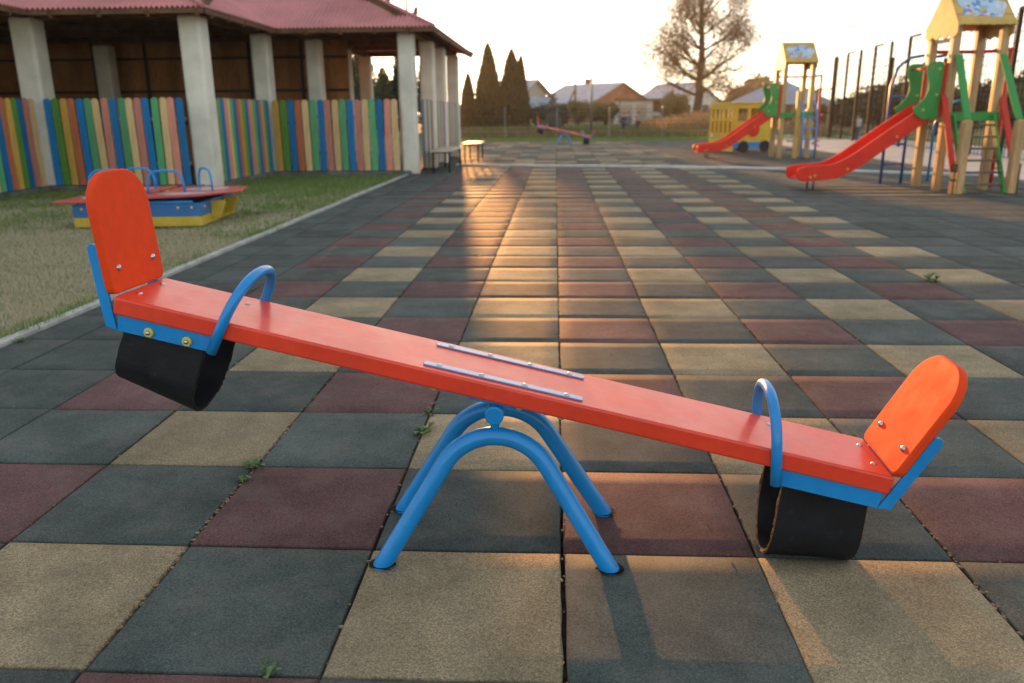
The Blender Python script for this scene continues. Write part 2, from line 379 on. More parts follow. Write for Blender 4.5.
# lawn, kerbs, paving
sheet('lawn', -16, -2.86, -3, 13.45, -0.012, MT['lawn'])
kb = MB(); y = -3.0
while y < 13.5:
    y2 = min(y + 1.0, 13.5); kb.box((-2.825, (y + y2) / 2, -.03), (.062 + rng.normal(0, .002), y2 - y - .006, .1 + rng.normal(0, .003))); y = y2
kind(kb.build('kerb', MT['kerb'], bevel=.006), 'structure')
kp = [(-2.2, 16.25), (-0.8, 15.88), (1.95, 15.3), (4.4, 14.42), (5.9, 13.45), (7.5, 12.55)]
kb = MB()
for (xa, ya), (xb, yb) in zip(kp[:-1], kp[1:]):
    d = Vector((xb - xa, yb - ya, 0)); n = int(d.length / .9) + 1; dn = d.normalized()
    for q in range(n):
        a = Vector((xa, ya, .012)) + d * (q / n); b = Vector((xa, ya, .012)) + d * ((q + 1) / n) - dn * .006
        kb.bar(a, b, .05, .16, side=(-dn.y, dn.x, 0))
kind(kb.build('kerb', MT['whitekerb'], bevel=.006), 'structure')
sheet('pavement', 7.51, 13.2, -3, 60, -.004, MT['pave'])
kb = MB().box((7.505, 14, -.02), (.05, 34, .06)); kind(kb.build('kerb', MT['kerb']), 'structure')
sheet('lawn', -14, 13.2, 31.2, 37, -0.030, MT['terrain'])
sheet('lawn', -2.79 - 12, -2.79, 20.5, 31.2, -0.034, MT['terrain'])

# grass: countless blades, one object per lawn
def blades(name, P, h, wid, m, parent=None):
    n = len(P); a = rng.uniform(0, 2 * PI, n); hh = h * rng.uniform(.5, 1.3, n); ww = wid * rng.uniform(.7, 1.3, n)
    lean = rng.uniform(.1, 1.0, n) * hh; b = rng.uniform(0, 2 * PI, n)
    dx, dy = np.cos(a) * ww / 2, np.sin(a) * ww / 2; z0 = np.zeros(n)
    base = np.stack([P[:, 0], P[:, 1], P[:, 2]], 1)
    A = base - np.stack([dx, dy, z0], 1); B = base + np.stack([dx, dy, z0], 1)
    mid = base + np.stack([np.cos(b) * lean * .35, np.sin(b) * lean * .35, hh * .6], 1)
    C = mid + np.stack([dx, dy, z0], 1) * .7; D = mid - np.stack([dx, dy, z0], 1) * .7
    tip = base + np.stack([np.cos(b) * lean, np.sin(b) * lean, hh], 1)
    V = np.stack([A, B, C, D, tip + np.stack([dx, dy, z0], 1) * .1, tip - np.stack([dx, dy, z0], 1) * .1], 1).reshape(-1, 3)
    i = np.arange(n) * 6
    F = np.concatenate([np.stack([i, i + 1, i + 2, i + 3], 1), np.stack([i + 3, i + 2, i + 4, i + 5], 1)])
    return npmesh(name, V, F, m, parent)
def scatter(n, x0, x1, y0, y1, f):
    X = rng.uniform(x0, x1, n); Y = rng.uniform(y0, y1, n)
    fn = np.array([noise.noise((a * 1.1, b * 1.1, 0)) * .7 + noise.noise((a * 3.5, b * 3.5, 5)) * .4 for a, b in zip(X, Y)])
    keep = rng.uniform(0, 1, n) < f(X, Y, fn)
    return np.stack([X[keep], Y[keep], np.full(keep.sum(), -.014)], 1)
greenness = lambda X, Y, N: np.clip((Y - 6.3) / 4.2 + N * .9 + .12, 0.05, 1)
g = kind(blades('lawn_grass', scatter(70000, -11.5, -2.87, 4.5, 13.3, greenness), .05, .010, LF['grassgreen']), 'stuff')
tag(g, 'short green grass on the lawn in front of the pavilion', 'grass')
P1 = np.concatenate([scatter(160000, -6.5, -2.87, -1.2, 6, lambda X, Y, N: .95 - .6 * greenness(X, Y, N)), scatter(40000, -11.5, -2.87, 5, 11, lambda X, Y, N: .9 - .75 * greenness(X, Y, N))])
g = kind(blades('dry_lawn_grass', P1, .028, .0045, LF['grassdry']), 'stuff')
tag(g, 'dry yellowed grass on the near part of the lawn', 'grass')
P2 = scatter(68000, -6.5, -2.87, -1.2, 6, lambda X, Y, N: .32 + .5 * greenness(X, Y, N))
g = kind(blades('sparse_lawn_grass', P2, .028, .0045, LF['grassgreen']), 'stuff')
tag(g, 'sparse green blades among the dry grass beside the kerb', 'grass')

P4 = scatter(10500, -2.93, -2.80, -1.2, 13.3, lambda X, Y, N: np.clip(N * 1.6 + .05, 0, 1)); P4[:, 2] = -.005
g = kind(blades('kerb_grass', P4, .05, .006, LF['grassgreen']), 'stuff'); tag(g, 'tufts of grass spilling over the pale lawn kerb', 'grass')
# ------------------------------------------------------------------ seesaw
QX = Vector((-.1576, .07, .478)); TL, YW = .2127, -.0529
AX = Vector((math.cos(YW) * math.cos(TL), math.sin(YW) * math.cos(TL), -math.sin(TL))); BX = Vector((-math.sin(YW), math.cos(YW), 0)); NX = AX.cross(BX)
ROOT = Vector((-.17, .07, 0))
def S(x, v, z): return QX + AX * x + BX * v + NX * z - ROOT
PW, PT, PL = .1216, .0455, .9650
def rot_plank(): return Matrix((AX, BX, NX)).transposed()
def superarc(wd, h0, h1, n=22, p=2.3):
    pts = [(-wd, h0)]
    for i in range(n + 1):
        a = PI - PI * i / n; c, s_ = math.cos(a), math.sin(a)
        pts.append((wd * math.copysign(abs(c) ** (2 / p), c), (h0 + .07) + (h1 - h0 - .07) * abs(s_) ** (2 / p)))
    pts.append((wd, h0)); return pts
def make_seesaw():
    root = thing('seesaw', 'large red plank seesaw with blue steel arch stand in the foreground', 'seesaw', ROOT)
    b = MB().box(S(0, 0, -PT / 2), (2 * PL, 2 * PW, PT), rot_plank())
    plank = b.build('plank', MT['red'], root, bevel=.006, bseg=3)
    for v in (-.0845, .0815):
        o = []
        L0, L1, hw = -.187, .212, .0125
        for cx_, a0 in ((L1 - .006, -90), (L1 - .006, 0), (L0 + .006, 90), (L0 + .006, 180)):
            cy_ = (hw - .006) * (-1 if a0 in (-90, 180) else 1)
            for q in range(4): a = math.radians(a0 + q * 30); o.append((cx_ + .006 * math.cos(a), cy_ + .006 * math.sin(a)))
        st = MB().prism(o, .0005, .0045, lambda x, y, t, v=v: S(x, v + y, t)).build('top_strap', MT['strap'], root, bevel=.0008, bseg=1)
        for x in (-.148, -.042, .067, .172):
            MB().dome(S(x, v, .0046), NX, .0078, .0042).build('bolt', MT['screw'], st)
    # steel under the plank
    um = MB()
    for v in (-.085, .085): um.box(S(.012, v, -PT - .0035), (.41, .035, .006), rot_plank())
    um.box(S(-.005, 0, -PT - .0095), (.11, .20, .006), rot_plank())
    mount = um.build('plank_mount', MT['blue'], root, bevel=.001)
    for v in (-.085, .085):
        for x in (-.15, -.045, .065, .17): MB().dome(S(x, v, -PT - .0066), -NX, .011, .011).build('bolt_cap', MT['capyellow'], mount)
    pz = .399
    pv = MB().tube([(-.0, -.115, pz), (0, .135, pz)], .0215, 24)
    pv.box((0, .02, pz + .023), (.05, .17, .02))
    MBp = pv.build('pivot_tube', MT['blue'], root, bevel=.002)
    for sgn in (-1, 1):   # end collars of the bearing
        y_ = .01 + sgn * .12
        MB().tube([(0, y_ - .012, pz), (0, y_ + .012, pz)], .0235, 24).build('bearing_cap', MT['blue'], root, bevel=.003)
    R, th = .150, math.radians(60)
    for y0, y1 in ((-.15, -.095), (.15, .105)):
        pts = []; zc = .337 - R
        sx, sz = R * math.sin(th), zc + R * math.cos(th)
        pts += [(-.296, -.02), (-.29, 0)] + [(-.29 + (-sx + .29) * q / 6, sz * q / 6) for q in range(1, 6)]
        for q in range(17):
            a = (PI / 2 + th) - 2 * th * q / 16; pts.append((R * math.cos(a), zc + R * math.sin(a)))
        pts += [(.29 + (sx - .29) * q / 6, sz * q / 6) for q in range(5, 0, -1)] + [(.29, 0), (.296, -.02)]
        P3 = [(x, y0 + (y1 - y0) * max(0, z) / .337, z) for x, z in pts]
        leg = MB().tube(P3, .0232, 20).build('stand_arch', MT['blue'], root)
        nb = MB().tube([(0, y1, .345), (0, y1, pz - .005)], .011, 14); nb.build('stand_neck', MT['blue'], leg)
    for sg in (-1, 1):
        # bracket strips on both edges under the plank
        for sv in (-1, 1):
            v = sv * .1105
            s_ = MB().box(S(sg * .8265, v, -.0675), (.256, .007, .042), rot_plank())
            s_.box(S(sg * .8265, v - sv * .012, -PT - .0025), (.256, .026, .005), rot_plank())
            strip = s_.build('bracket_strip', MT['blue'], root, bevel=.0015)
            if sg < 0:
                for x in (-.871, -.772):
                    c = MB().tube([S(x, v + sv * .003, -.073), S(x, v + sv * .0105, -.073)], .0125, 18)
                    c.build('washer', MT['capyellow'], strip, bevel=.002)
                    MB().dome(S(x, v + sv * .0106, -.073), BX * sv, .0062, .006).build('bolt', MT['screw'], strip)
            # bar up the back of the backrest
            tb = math.radians(17.5); u = Vector((sg * math.sin(tb), math.cos(tb))); pn = Vector((sg * math.cos(tb), -math.sin(tb)))
            base = Vector((sg * .9530, -.087)) + pn * .001
            bw = .027
            o = [(0, 0), (bw, .012), (bw, .235)] + [(bw / 2 + bw / 2 * math.cos(math.radians(a)), .24 + bw / 2 * math.sin(math.radians(a))) for a in (15, 40, 65, 90, 115, 140, 165)] + [(0, .235)]
            off = .0015
            def fb(x, y, t, base=base, u=u, pn=pn):
                q = base + pn * (x + (off if y > .06 else off * y / .06)) * 1.0 + u * y
                return S(q.x, t, q.y)
            o2 = [(0, 0), (0, .06), (0, .200)] + list(reversed([(bw / 2 + bw / 2 * math.cos(math.radians(a)), .205 + bw / 2 * math.sin(math.radians(a))) for a in (15, 40, 65, 90, 115, 140, 165)])) + [(bw, .200), (bw, .06), (bw, .012)]
            MB().prism(o2, v - .0045, v + .0045, fb).build('backrest_bar', MT['blue'], root, bevel=.0012, bseg=2)
        # backrest
        tb = math.radians(17.2); u = Vector((sg * math.sin(tb), math.cos(tb))); pn = Vector((sg * math.cos(tb), -math.sin(tb)))
        H, hw, r, rb = (.289 if sg > 0 else .297), .1216, .090, .022
        o = []
        for (cx_, cy_, rr, a0) in ((hw - r, H - r, r, 0), (-(hw - r), H - r, r, 90), (-(hw - rb), rb, rb, 180), (hw - rb, rb, rb, 270)):
            k = 10 if rr == r else 5
            for q in range(k + 1): a = math.radians(a0 + 90 * q / k); o.append((cx_ + rr * math.cos(a), cy_ + rr * math.sin(a)))
        base = Vector((.959, .003)) if sg > 0 else Vector((-.963, .003))
        def fr(x, y, t, base=base, u=u, pn=pn):
            q = base + u * y + pn * t; return S(q.x, x, q.y)
        bk = MB().prism(o, 0, .0215, fr).build('backrest', MT['orange'], root, bevel=.0055, bseg=3)
        for v in (-.079, .079):
            q = base + u * .062; ax = AX * (-pn.x) + NX * (-pn.y)
            MB().dome(S(q.x, v, q.y) + ax * .0005, ax, .0085, .006).build('screw', MT['screw'], bk)
        for v in (-.055, .057):
            for x in (.936, .70): MB().dome(S(sg * x, v, .0002), NX, .0075, .0035).build('screw', MT['screw'], plank)
        # handle
        pts = [S(sg * (.703 - .052 * (h + .08) / .193), v, h) for v, h in superarc(.1275, -.083, .112)]
        MB().tube(pts, .0130, 16).build('handle', MT['blue'], root)
        # belt bumper: a strip of belting hung as a loop
        x0, x1 = (sg * .735, sg * .945); rr, zc = (.099 if sg > 0 else .102), -.182; vo = .016 if sg > 0 else 0
        prof = [(-rr - .001, -.055)] + [(-rr, -.10)] + [(rr * math.cos(PI + PI * q / 28) * 1.0, zc + rr * math.sin(PI + PI * q / 28)) for q in range(29)] + [(rr, -.10), (rr + .001, -.055)]
        th_ = .0085
        inn = [(y_ * (1 - th_ / rr), z_ + (th_ if z_ < zc else 0) * (-(z_ - zc) / rr if z_ < zc else 0)) for y_, z_ in prof]
        o = prof + list(reversed(inn)); n = len(prof)
        d0, d1 = ((.336, .291) if sg > 0 else (.300, .252))
        def sk(X_, y_, z_):
            f = (abs(X_) - .735) / .21; dep = d0 + (d1 - d0) * f
            if z_ > -.10: return S(X_, y_ + vo * max(0, (-.055 - z_) / .045), z_)
            q = (-.10 - z_) / (.284 - .10)
            return S(X_ + sg * .03 * q, y_ + vo, -.10 - q * (dep - .10))
        vs_ = []; fs = []
        XS = np.linspace(x0, x1, 6)
        for X_ in XS:
            for y_, z_ in prof: vs_.append(sk(X_, y_, z_))
            for y_, z_ in inn: vs_.append(sk(X_, y_, z_))
        for i in range(5):
            for j in range(n - 1):
                a = i * 2 * n + j; c = (i + 1) * 2 * n + j
                fs += [(a, a + 1, c + 1, c), (a + n, c + n, c + n + 1, a + n + 1)]
        belt = MB().add(vs_, fs, True).build('belt_bumper', MT['rubber'], root, smooth=True)
        for xe, dx in ((x0, -sg), (x1, sg)):   # frayed cut edges
            e = MB(); N = 90
            vs_ = []; fs = []
            for j in range(N + 1):
                t = j / N * (n - 1); q = min(int(t), n - 2); ff = t - q
                py = prof[q][0] * (1 - ff) + prof[q + 1][0] * ff; pz_ = prof[q][1] * (1 - ff) + prof[q + 1][1] * ff
                iy = inn[q][0] * (1 - ff) + inn[q + 1][0] * ff; iz = inn[q][1] * (1 - ff) + inn[q + 1][1] * ff
                bmp = .001 + max(0, rng.normal(.0015, .0018))
                my, mz = (py + iy) / 2, (pz_ + iz) / 2
                jit = rng.normal(0, .0008, 2)
                vs_ += [sk(xe, py * .3 + my * .7, pz_ * .3 + mz * .7), sk(xe, my + jit[0], mz + jit[1]) + AX * (dx * bmp), sk(xe, iy * .3 + my * .7, iz * .3 + mz * .7), sk(xe, py, pz_), sk(xe, iy, iz)]
            for j in range(N):
                a = j * 5; c = a + 5
                fs += [(a, a + 1, c + 1, c), (a + 1, a + 2, c + 2, c + 1)]
            fs2 = [(j * 5 + 3, j * 5, j * 5 + 5, j * 5 + 8) for j in range(N)] + [(j * 5 + 2, j * 5 + 4, j * 5 + 9, j * 5 + 7) for j in range(N)]
            e.add(vs_, fs + fs2).build('frayed_edge', MT['cord'] if sg > 0 else MT['darkcord'], belt)
    return root
seesaw = make_seesaw()
far = dup(seesaw, (.30, 28.2, 0), 0.0, 'small distant red plank seesaw near the far edge of the paved yard')
# hollow of dirt where each leg goes through the tiles
for x, y in ((-.29, -.15), (.29, -.15), (-.29, .15), (.29, .15)):
    pts = []
    for q in range(26):
        a = 2 * PI * q / 26; r = .030 * (1 + .34 * noise.noise((math.cos(a) * 1.5 + x * 9, math.sin(a) * 1.5 + y * 9, 3)))
        pts.append((ROOT.x + x + r * 1.15 * math.cos(a), ROOT.y + y + r * .95 * math.sin(a), .0062))
    kind(MB().add(pts, [tuple(range(26))]).build('soil_patch', MT['soil']), 'structure')

# weeds in the joints
def weed(x, y, r, n, label, group='weeds growing in the tile joints'):
    b = MB()
    for i in range(n):
        a = rng.uniform(0, 2 * PI); l = r * rng.uniform(.5, 1); ww = l * .28; hz = rng.uniform(.15, .8) * l
        c = Vector((rng.normal(0, r * .25), rng.normal(0, r * .45), -.002)); d = Vector((math.cos(a), math.sin(a), 0)); sd_ = Vector((-d.y, d.x, 0))
        m1 = c + d * l * .5 + Vector((0, 0, hz)); t = c + d * l + Vector((0, 0, hz * .8))
        b.add([c, m1 - sd_ * ww, t, m1 + sd_ * ww], [(0, 1, 2, 3)])
    o = b.build('weed', MT['weed'], None, fix=False); o.location = (x, y, 0); tag(o, label, 'weed', group)
for a in [(-1.0, .50, .035, 12, 'green weed in the tile joint below and left of the raised seat'),
          (-1.0, .40, .030, 9, 'second weed along the joint left of the blue stand'),
          (-.5, .80, .045, 14, 'leafy weed in the joint just behind the left side of the stand'),
          (-.5, .99, .035, 9, 'small weed at the tile corner under the middle of the plank'),
          (-.61, -.5, .028, 10, 'low weed in the front joint at the bottom edge of the photo'),
          (1.0, .78, .032, 9, 'yellow green weed in the joint behind the low right seat'),
          (2.5, 3.55, .07, 12, 'flat weed on the edge of the last tan tile at right'),
          (-2.76, 1.95, .04, 10, 'weed at the foot of the pale kerb beside the lawn'),
          (1.5, -.35, .03, 7, 'tiny weed in the joint in front of the low right seat')]:
    weed(*a)
# litter of grit and dry bits lying in the joints: countless
b = MB()
for i in range(900):
    j = random.choice([-2, -2, -2, -1, 1, 2, 2, 3, -3, 0]); x = j * .5 + random.gauss(0, .005); y = random.uniform(-.9, 4); r = random.uniform(.0012, .0042)
    if j in (-2, 2) and random.random() < .6: y = random.uniform(-.3, .9)
    b.box((x, y, -.004 + random.uniform(0, .004)), (r * 2, r * random.uniform(1, 3.4), r), Matrix.Rotation(random.uniform(0, 6), 3, 'Z'))
for i in range(240):
    x, y = random.uniform(-2.6, 3.2), random.uniform(-.9, 4); r = random.uniform(.0008, .0022)
    b.box((x, y, .006), (r * 2, r * 2, r * 1.4), Matrix.Rotation(random.uniform(0, 6), 3, 'Z'))
g = kind(b.build('joint_litter', mat('dry_litter', (.24, .17, .10), .9, .2, 0, .3, 50), fix=False), 'stuff'); tag(g, 'dry crumbs and grit lying in the joints of the tiles', 'litter')

# ------------------------------------------------------------------ pavilion
EZ, SLP = 2.60, .50
def make_pavilion():
    root = thing('pavilion', 'open timber pavilion with dusky red corrugated roof and cream columns', 'pavilion', (-5.4, 13, 0))
    O = Vector((-5.4, 13, 0))
    cols = [(-8.03, 10.72, .36), (-5.46, 10.72, .34), (-5.50, 13.72, .32), (-2.78, 13.72, .30), (-2.68, 15.55, .30), (-2.68, 17.3, .30), (-2.68, 19.85, .30),
            (-4.85, 14.9, .3), (-4.9, 17.5, .3), (-4.95, 19.85, .3), (-3.95, 19.85, .3), (-7.95, 8.0, .34), (-9.6, 15.7, .34)]
    for x, y, s_ in cols:
        MB().box(Vector((x, y, 1.27)) - O, (s_, s_, 2.56)).build('column', MT['column'], root, bevel=.05, bseg=4)
    # eaves: W left wing, AB, BC, CD, DE
    Wx, Ay, Bx, Cy, Dx, Ey = -7.62, 10.12, -5.02, 13.22, -2.18, 20.4
    Y0 = 6.0
    pitch = .076
    def face(name, u0, u1, f0, f1, pos, nrm):
        us = np.arange(u0, u1 + 1e-6, pitch / 6); V = []; F = []; n = len(us)
        off = lambda u: .011 * (abs(((u / pitch) % 1) * 2 - 1) * 1.6 - .8 if True else 0)
        for u in us:
            a, c = f0(u), max(f0(u), f1(u))
            d = max(-.016, min(.016, .045 * (abs(((u / pitch) % 1) * 2 - 1) - .5)))
            for t in (a, c):
                x, y = pos(u, t); V.append(Vector((x, y, EZ + SLP * t + d)) - O)
        F = [(2 * i, 2 * i + 2, 2 * i + 3, 2 * i + 1) for i in range(n - 1)]
        o = MB().add(V, F).build(name, MT['roof'], root, fix=False)
        md = o.modifiers.new('thickness', 'SOLIDIFY'); md.thickness = .002
        return o
    CAP = 3.0
    # face AB (slopes up +Y), u = X
    face('roof_sheet', -11.0, Bx, lambda u: max(0, Wx - u), lambda u: min(CAP, Bx - u), lambda u, t: (u, Ay + t), 0)
    # face CD
    face('roof_sheet', -9.0, Dx, lambda u: max(0, Bx - u), lambda u: min(CAP, Dx - u), lambda u, t: (u, Cy + t), 0)
    # face BC (slopes up -X), u = Y
    face('roof_sheet', Ay, Cy + CAP, lambda u: max(0, u - Cy), lambda u: min(CAP, u - Ay), lambda u, t: (Bx - t, u), 0)
    # face DE
    face('roof_sheet', Cy, Ey, lambda u: 0, lambda u: min(CAP, u - Cy, Ey - u), lambda u, t: (Dx - t, u), 0)
    # left wing
    face('roof_sheet', Y0, Ay + CAP, lambda u: max(0, u - Ay), lambda u: CAP, lambda u, t: (Wx - t, u), 0)
    # back slope
    face('roof_sheet', -9.0, Dx, lambda u: 0, lambda u: min(CAP, Dx - u), lambda u, t: (u, Ey - t), 0)
    rc = MB()
    for (x0, y0, sx, sy, t0, t1) in ((Bx, Ay, -1, 1, 0, CAP), (Dx, Cy, -1, 1, 0, CAP), (Dx, Ey, -1, -1, 0, CAP)):
        rc.tube([Vector((x0 + sx * t, y0 + sy * t, EZ + SLP * t + .012)) - O for t in np.linspace(t0, t1, 4)], .032, 8)
    rc.build('ridge_cap', MT['roof'], root)
    # fascia boards, wall plates, rafters
    fa = MB(); bz = EZ - .075
    for a, c in (((Wx - .03, Y0), (Wx - .03, Ay + .03)), ((Wx - .03, Ay + .035), (Bx - .03, Ay + .035)), ((Bx - .035, Ay + .07), (Bx - .035, Cy + .03)), ((Bx - .03, Cy + .035), (Dx - .03, Cy + .035)), ((Dx - .035, Cy + .07), (Dx - .035, Ey - .05))):
        a3 = Vector((*a, EZ - .045)) - O; c3 = Vector((*c, EZ - .045)) - O; d = (c3 - a3).normalized()
        fa.bar(a3, c3, .035, .075, side=(0, 0, 1))
    fa.build('eave_board', MT['timber'], root)
    pl = MB(); z = 2.55 - .04
    for a, c in (((-7.95, Y0), (-7.95, 10.6)), ((-7.94, 10.72), (-5.5, 10.72)), ((-5.56, 10.85), (-5.56, 13.6)), ((-5.55, 13.72), (-2.64, 13.72)), ((-2.70, 13.85), (-2.70, 20.0)), ((-5.0, 19.95), (-2.6, 19.95)), ((-4.9, 13.85), (-4.9, 19.85))):
        pl.bar(Vector((*a, z + .085)) - O, Vector((*c, z + .085)) - O, .11, .13, side=(0, 0, 1))
    pl.build('wall_plate', MT['timber'], root)
    def rafter(x0, y0, dx, dy, t1, end=.10):
        a = Vector((x0 + dx * .02, y0 + dy * .02, EZ - .09 + SLP * .02)) - O; c = Vector((x0 + dx * t1, y0 + dy * t1, EZ - .09 + SLP * t1)) - O
        MB().bar(a, c, .055, .10, side=(0, 0, 1)).build('rafter', MT['timber'], root)
    for x in np.arange(-7.3, -5.1, .72): rafter(x, Ay, 0, 1, 2.4)
    for y in np.arange(10.5, 13.2, .62): rafter(Bx, y, -1, 0, 2.4)
    for x in np.arange(-4.5, -2.2, .62): rafter(x, Cy, 0, 1, min(2.4, Dx - x + .5))
    for y in np.arange(13.7, 20.2, .70): rafter(Dx, y, -1, 0, 2.4)
    for y in np.arange(7.0, 10.1, .7): rafter(Wx, y, -1, 0, 2.4)
    # back wall of plywood sheets with dark battens
    wl = MB(); wl.box(Vector((-8.6, 16.2, 1.36)) - O, (8.2, .04, 2.72)); wl.box(Vector((-12.6, 11.5, 1.36)) - O, (.04, 9.4, 2.72)); wall = wl.build('back_wall', MT['ply'], root)
    bt = MB()
    for z in (.95, 1.62, 2.3): bt.box(Vector((-8.6, 16.16, z)) - O, (8.2, .03, .05))
    for x in np.arange(-12.4, -4.5, 1.15): bt.box(Vector((x, 16.155, 1.36)) - O, (.06, .035, 2.7))
    bt.build('batten', MT['batten'], wall)
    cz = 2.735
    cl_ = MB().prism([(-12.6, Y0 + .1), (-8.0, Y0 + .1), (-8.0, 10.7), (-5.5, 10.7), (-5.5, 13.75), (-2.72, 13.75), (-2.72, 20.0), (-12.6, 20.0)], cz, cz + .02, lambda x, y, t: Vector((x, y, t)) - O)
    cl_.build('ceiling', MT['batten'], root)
    for y in (11.6, 12.9, 14.2, 15.5, 17.0, 18.4):
        x1 = -5.6 if y < 13.6 else -2.8
        MB().box(Vector(((x1 - 12.4) / 2, y, cz - .08)) - O, (x1 + 12.4, .08, .14)).build('tie_beam', MT['timber'], root)
    for y in np.arange(8.6, 20, 1.0): pass
    bm_ = MB()
    for x in (-11.2, -9.8, -8.4, -7.0, -5.75): bm_.box(Vector((x, 13.4, cz - .045)) - O, (.06, 5.3, .09))
    bm_.build('ceiling_joist', MT['timber'], root)
    sl = MB().add([Vector(p) - O for p in ((-12.6, Y0, .02), (-8.0, Y0, .02), (-8.0, 10.8, .02), (-5.6, 10.8, .02), (-5.6, 13.7, .02), (-2.75, 13.7, .02), (-2.75, 20, .02), (-12.6, 20, .02))], [tuple(range(8))])
    sl.build('floor_slab', MT['conc'], root)
    pn = MB()
    for a, c in (((-7.92, 7.0), (-7.92, 10.42)), ((-7.97, 10.50), (-5.46, 10.50)), ((-5.40, 10.55), (-5.40, 13.46)), ((-5.45, 13.50), (-2.75, 13.50))):
        pn.bar(Vector((*a, .0)) - O, Vector((*c, .0)) - O, .10, .15, side=(0, 0, 1))
    pn.build('plinth', MT['conc'], root, bevel=.01)
    return root
make_pavilion()

# picket fences between the columns
PK = {}
def picket_mesh(color, wd, h):
    key = (color, round(wd, 3), round(h, 2))
    if key not in PK:
        r = wd / 2
        o = [(-r, 0), (r, 0), (r, h - r * .8)] + [(r * math.cos(a), h - r * .8 + r * .8 * math.sin(a)) for a in np.linspace(0, PI, 9)[1:-1]] + [(-r, h - r * .8)]
        me_o = MB().prism(o, -.010, .010, lambda x, y, t: (x, t, y)).build('picket', SL[color]); PK[key] = me_o.data; COL.objects.unlink(me_o); bpy.data.objects.remove(me_o)
    return PK[key]
def picket_fence(a, c, n, pattern, label, wd=None, z0=.085, h=1.29):
    a = Vector((*a, 0)); c = Vector((*c, 0)); d = c - a; L = d.length; rz = math.atan2(d.y, d.x)
    root = thing('picket_fence', label, 'fence', a, rz, 'striped picket fences between the pavilion columns')
    pitch = L / n; wd = pitch * .84
    for i in range(n):
        me_ = picket_mesh(pattern[i % len(pattern)] if not isinstance(pattern, str) else pattern, wd, h + (i % 2) * .003)
        o = bpy.data.objects.new('picket', me_); COL.objects.link(o); o.parent = root
        o.location = (pitch * (i + .5), rng.normal(0, .002), z0 + rng.normal(0, .002)); o.rotation_euler = (0, rng.normal(0, .006), 0)
    rl = MB()
    for z in (z0 + .32, z0 + .98): rl.box((L / 2, .032, z), (L, .04, .045))
    rl.build('rail', MT['steel'], root)
    return root
pat1 = ['blue', 'grass', 'amber', 'brick', 'blue', 'green', 'sand', 'rose']
patAB = ['blue', 'grass', 'amber', 'brick', 'blue', 'green', 'sand', 'rose', 'blue', 'green', 'sand', 'rose', 'blue', 'green', 'sand', 'rose', 'blue']
picket_fence((-7.80, 10.44), (-5.62, 10.44), 17, patAB, 'picket fence of broad blue green and rose slats behind the sandpit')
picket_fence((-7.86, 7.0), (-7.86, 10.30), 25, ['sand', 'green', 'blue', 'brick', 'amber', 'grass', 'blue', 'rose'], 'picket fence running off the left edge of the photo')
picket_fence((-5.37, 10.68), (-5.37, 13.42), 21, ['blue', 'rose', 'sand', 'green', 'blue', 'rose', 'sand', 'green', 'blue', 'brick', 'amber', 'grass'], 'receding picket fence of narrow looking slats beside the cream corner column')
picket_fence((-5.30, 13.44), (-2.93, 13.44), 17, ['amber', 'grass', 'blue', 'brick', 'sand', 'green', 'blue', 'rose', 'sand', 'green', 'blue', 'rose', 'sand', 'green', 'blue', 'rose', 'sand'], 'picket fence facing the lawn left of the corner column by the yard')
picket_fence((-2.56, 13.95), (-2.56, 15.36), 11, ['blue', 'rose', 'sand', 'green'], 'short picket fence behind the nearer bench')
picket_fence((-2.56, 15.75), (-2.56, 17.12), 11, ['green', 'blue', 'rose', 'sand'], 'second picket fence along the yard past the nearer bench')
picket_fence((-2.56, 17.5), (-2.56, 19.65), 16, ['rose', 'sand', 'green', 'blue'], 'last picket fence along the yard beside the sunlit bench')

# benches along the yard side
def bench(x, y, L, wd, label):
    root = thing('bench', label, 'bench', (x, y, 0), 0, 'benches along the pavilion')
    MB().box((0, 0, .41), (wd, L, .035)).build('bench_top', MT['benchtop'], root, bevel=.006)
    MB().box((0, 0, .382), (wd - .08, L - .08, .02)).build('top_frame', MT['darksteel'], root)
    for sx in (-1, 1):
        for sy in (-1, 1):
            MB().tube([(sx * (wd / 2 - .05), sy * (L / 2 - .06), 0), (sx * (wd / 2 - .05), sy * (L / 2 - .06), .375)], .018, 8).build('leg', MT['darksteel'], root)
bench(-2.22, 14.75, 1.9, .42, 'nearer pale topped bench with thin grey legs')
bench(-2.02, 18.3, 1.35, .42, 'farther bench whose top is lit by the low sun')

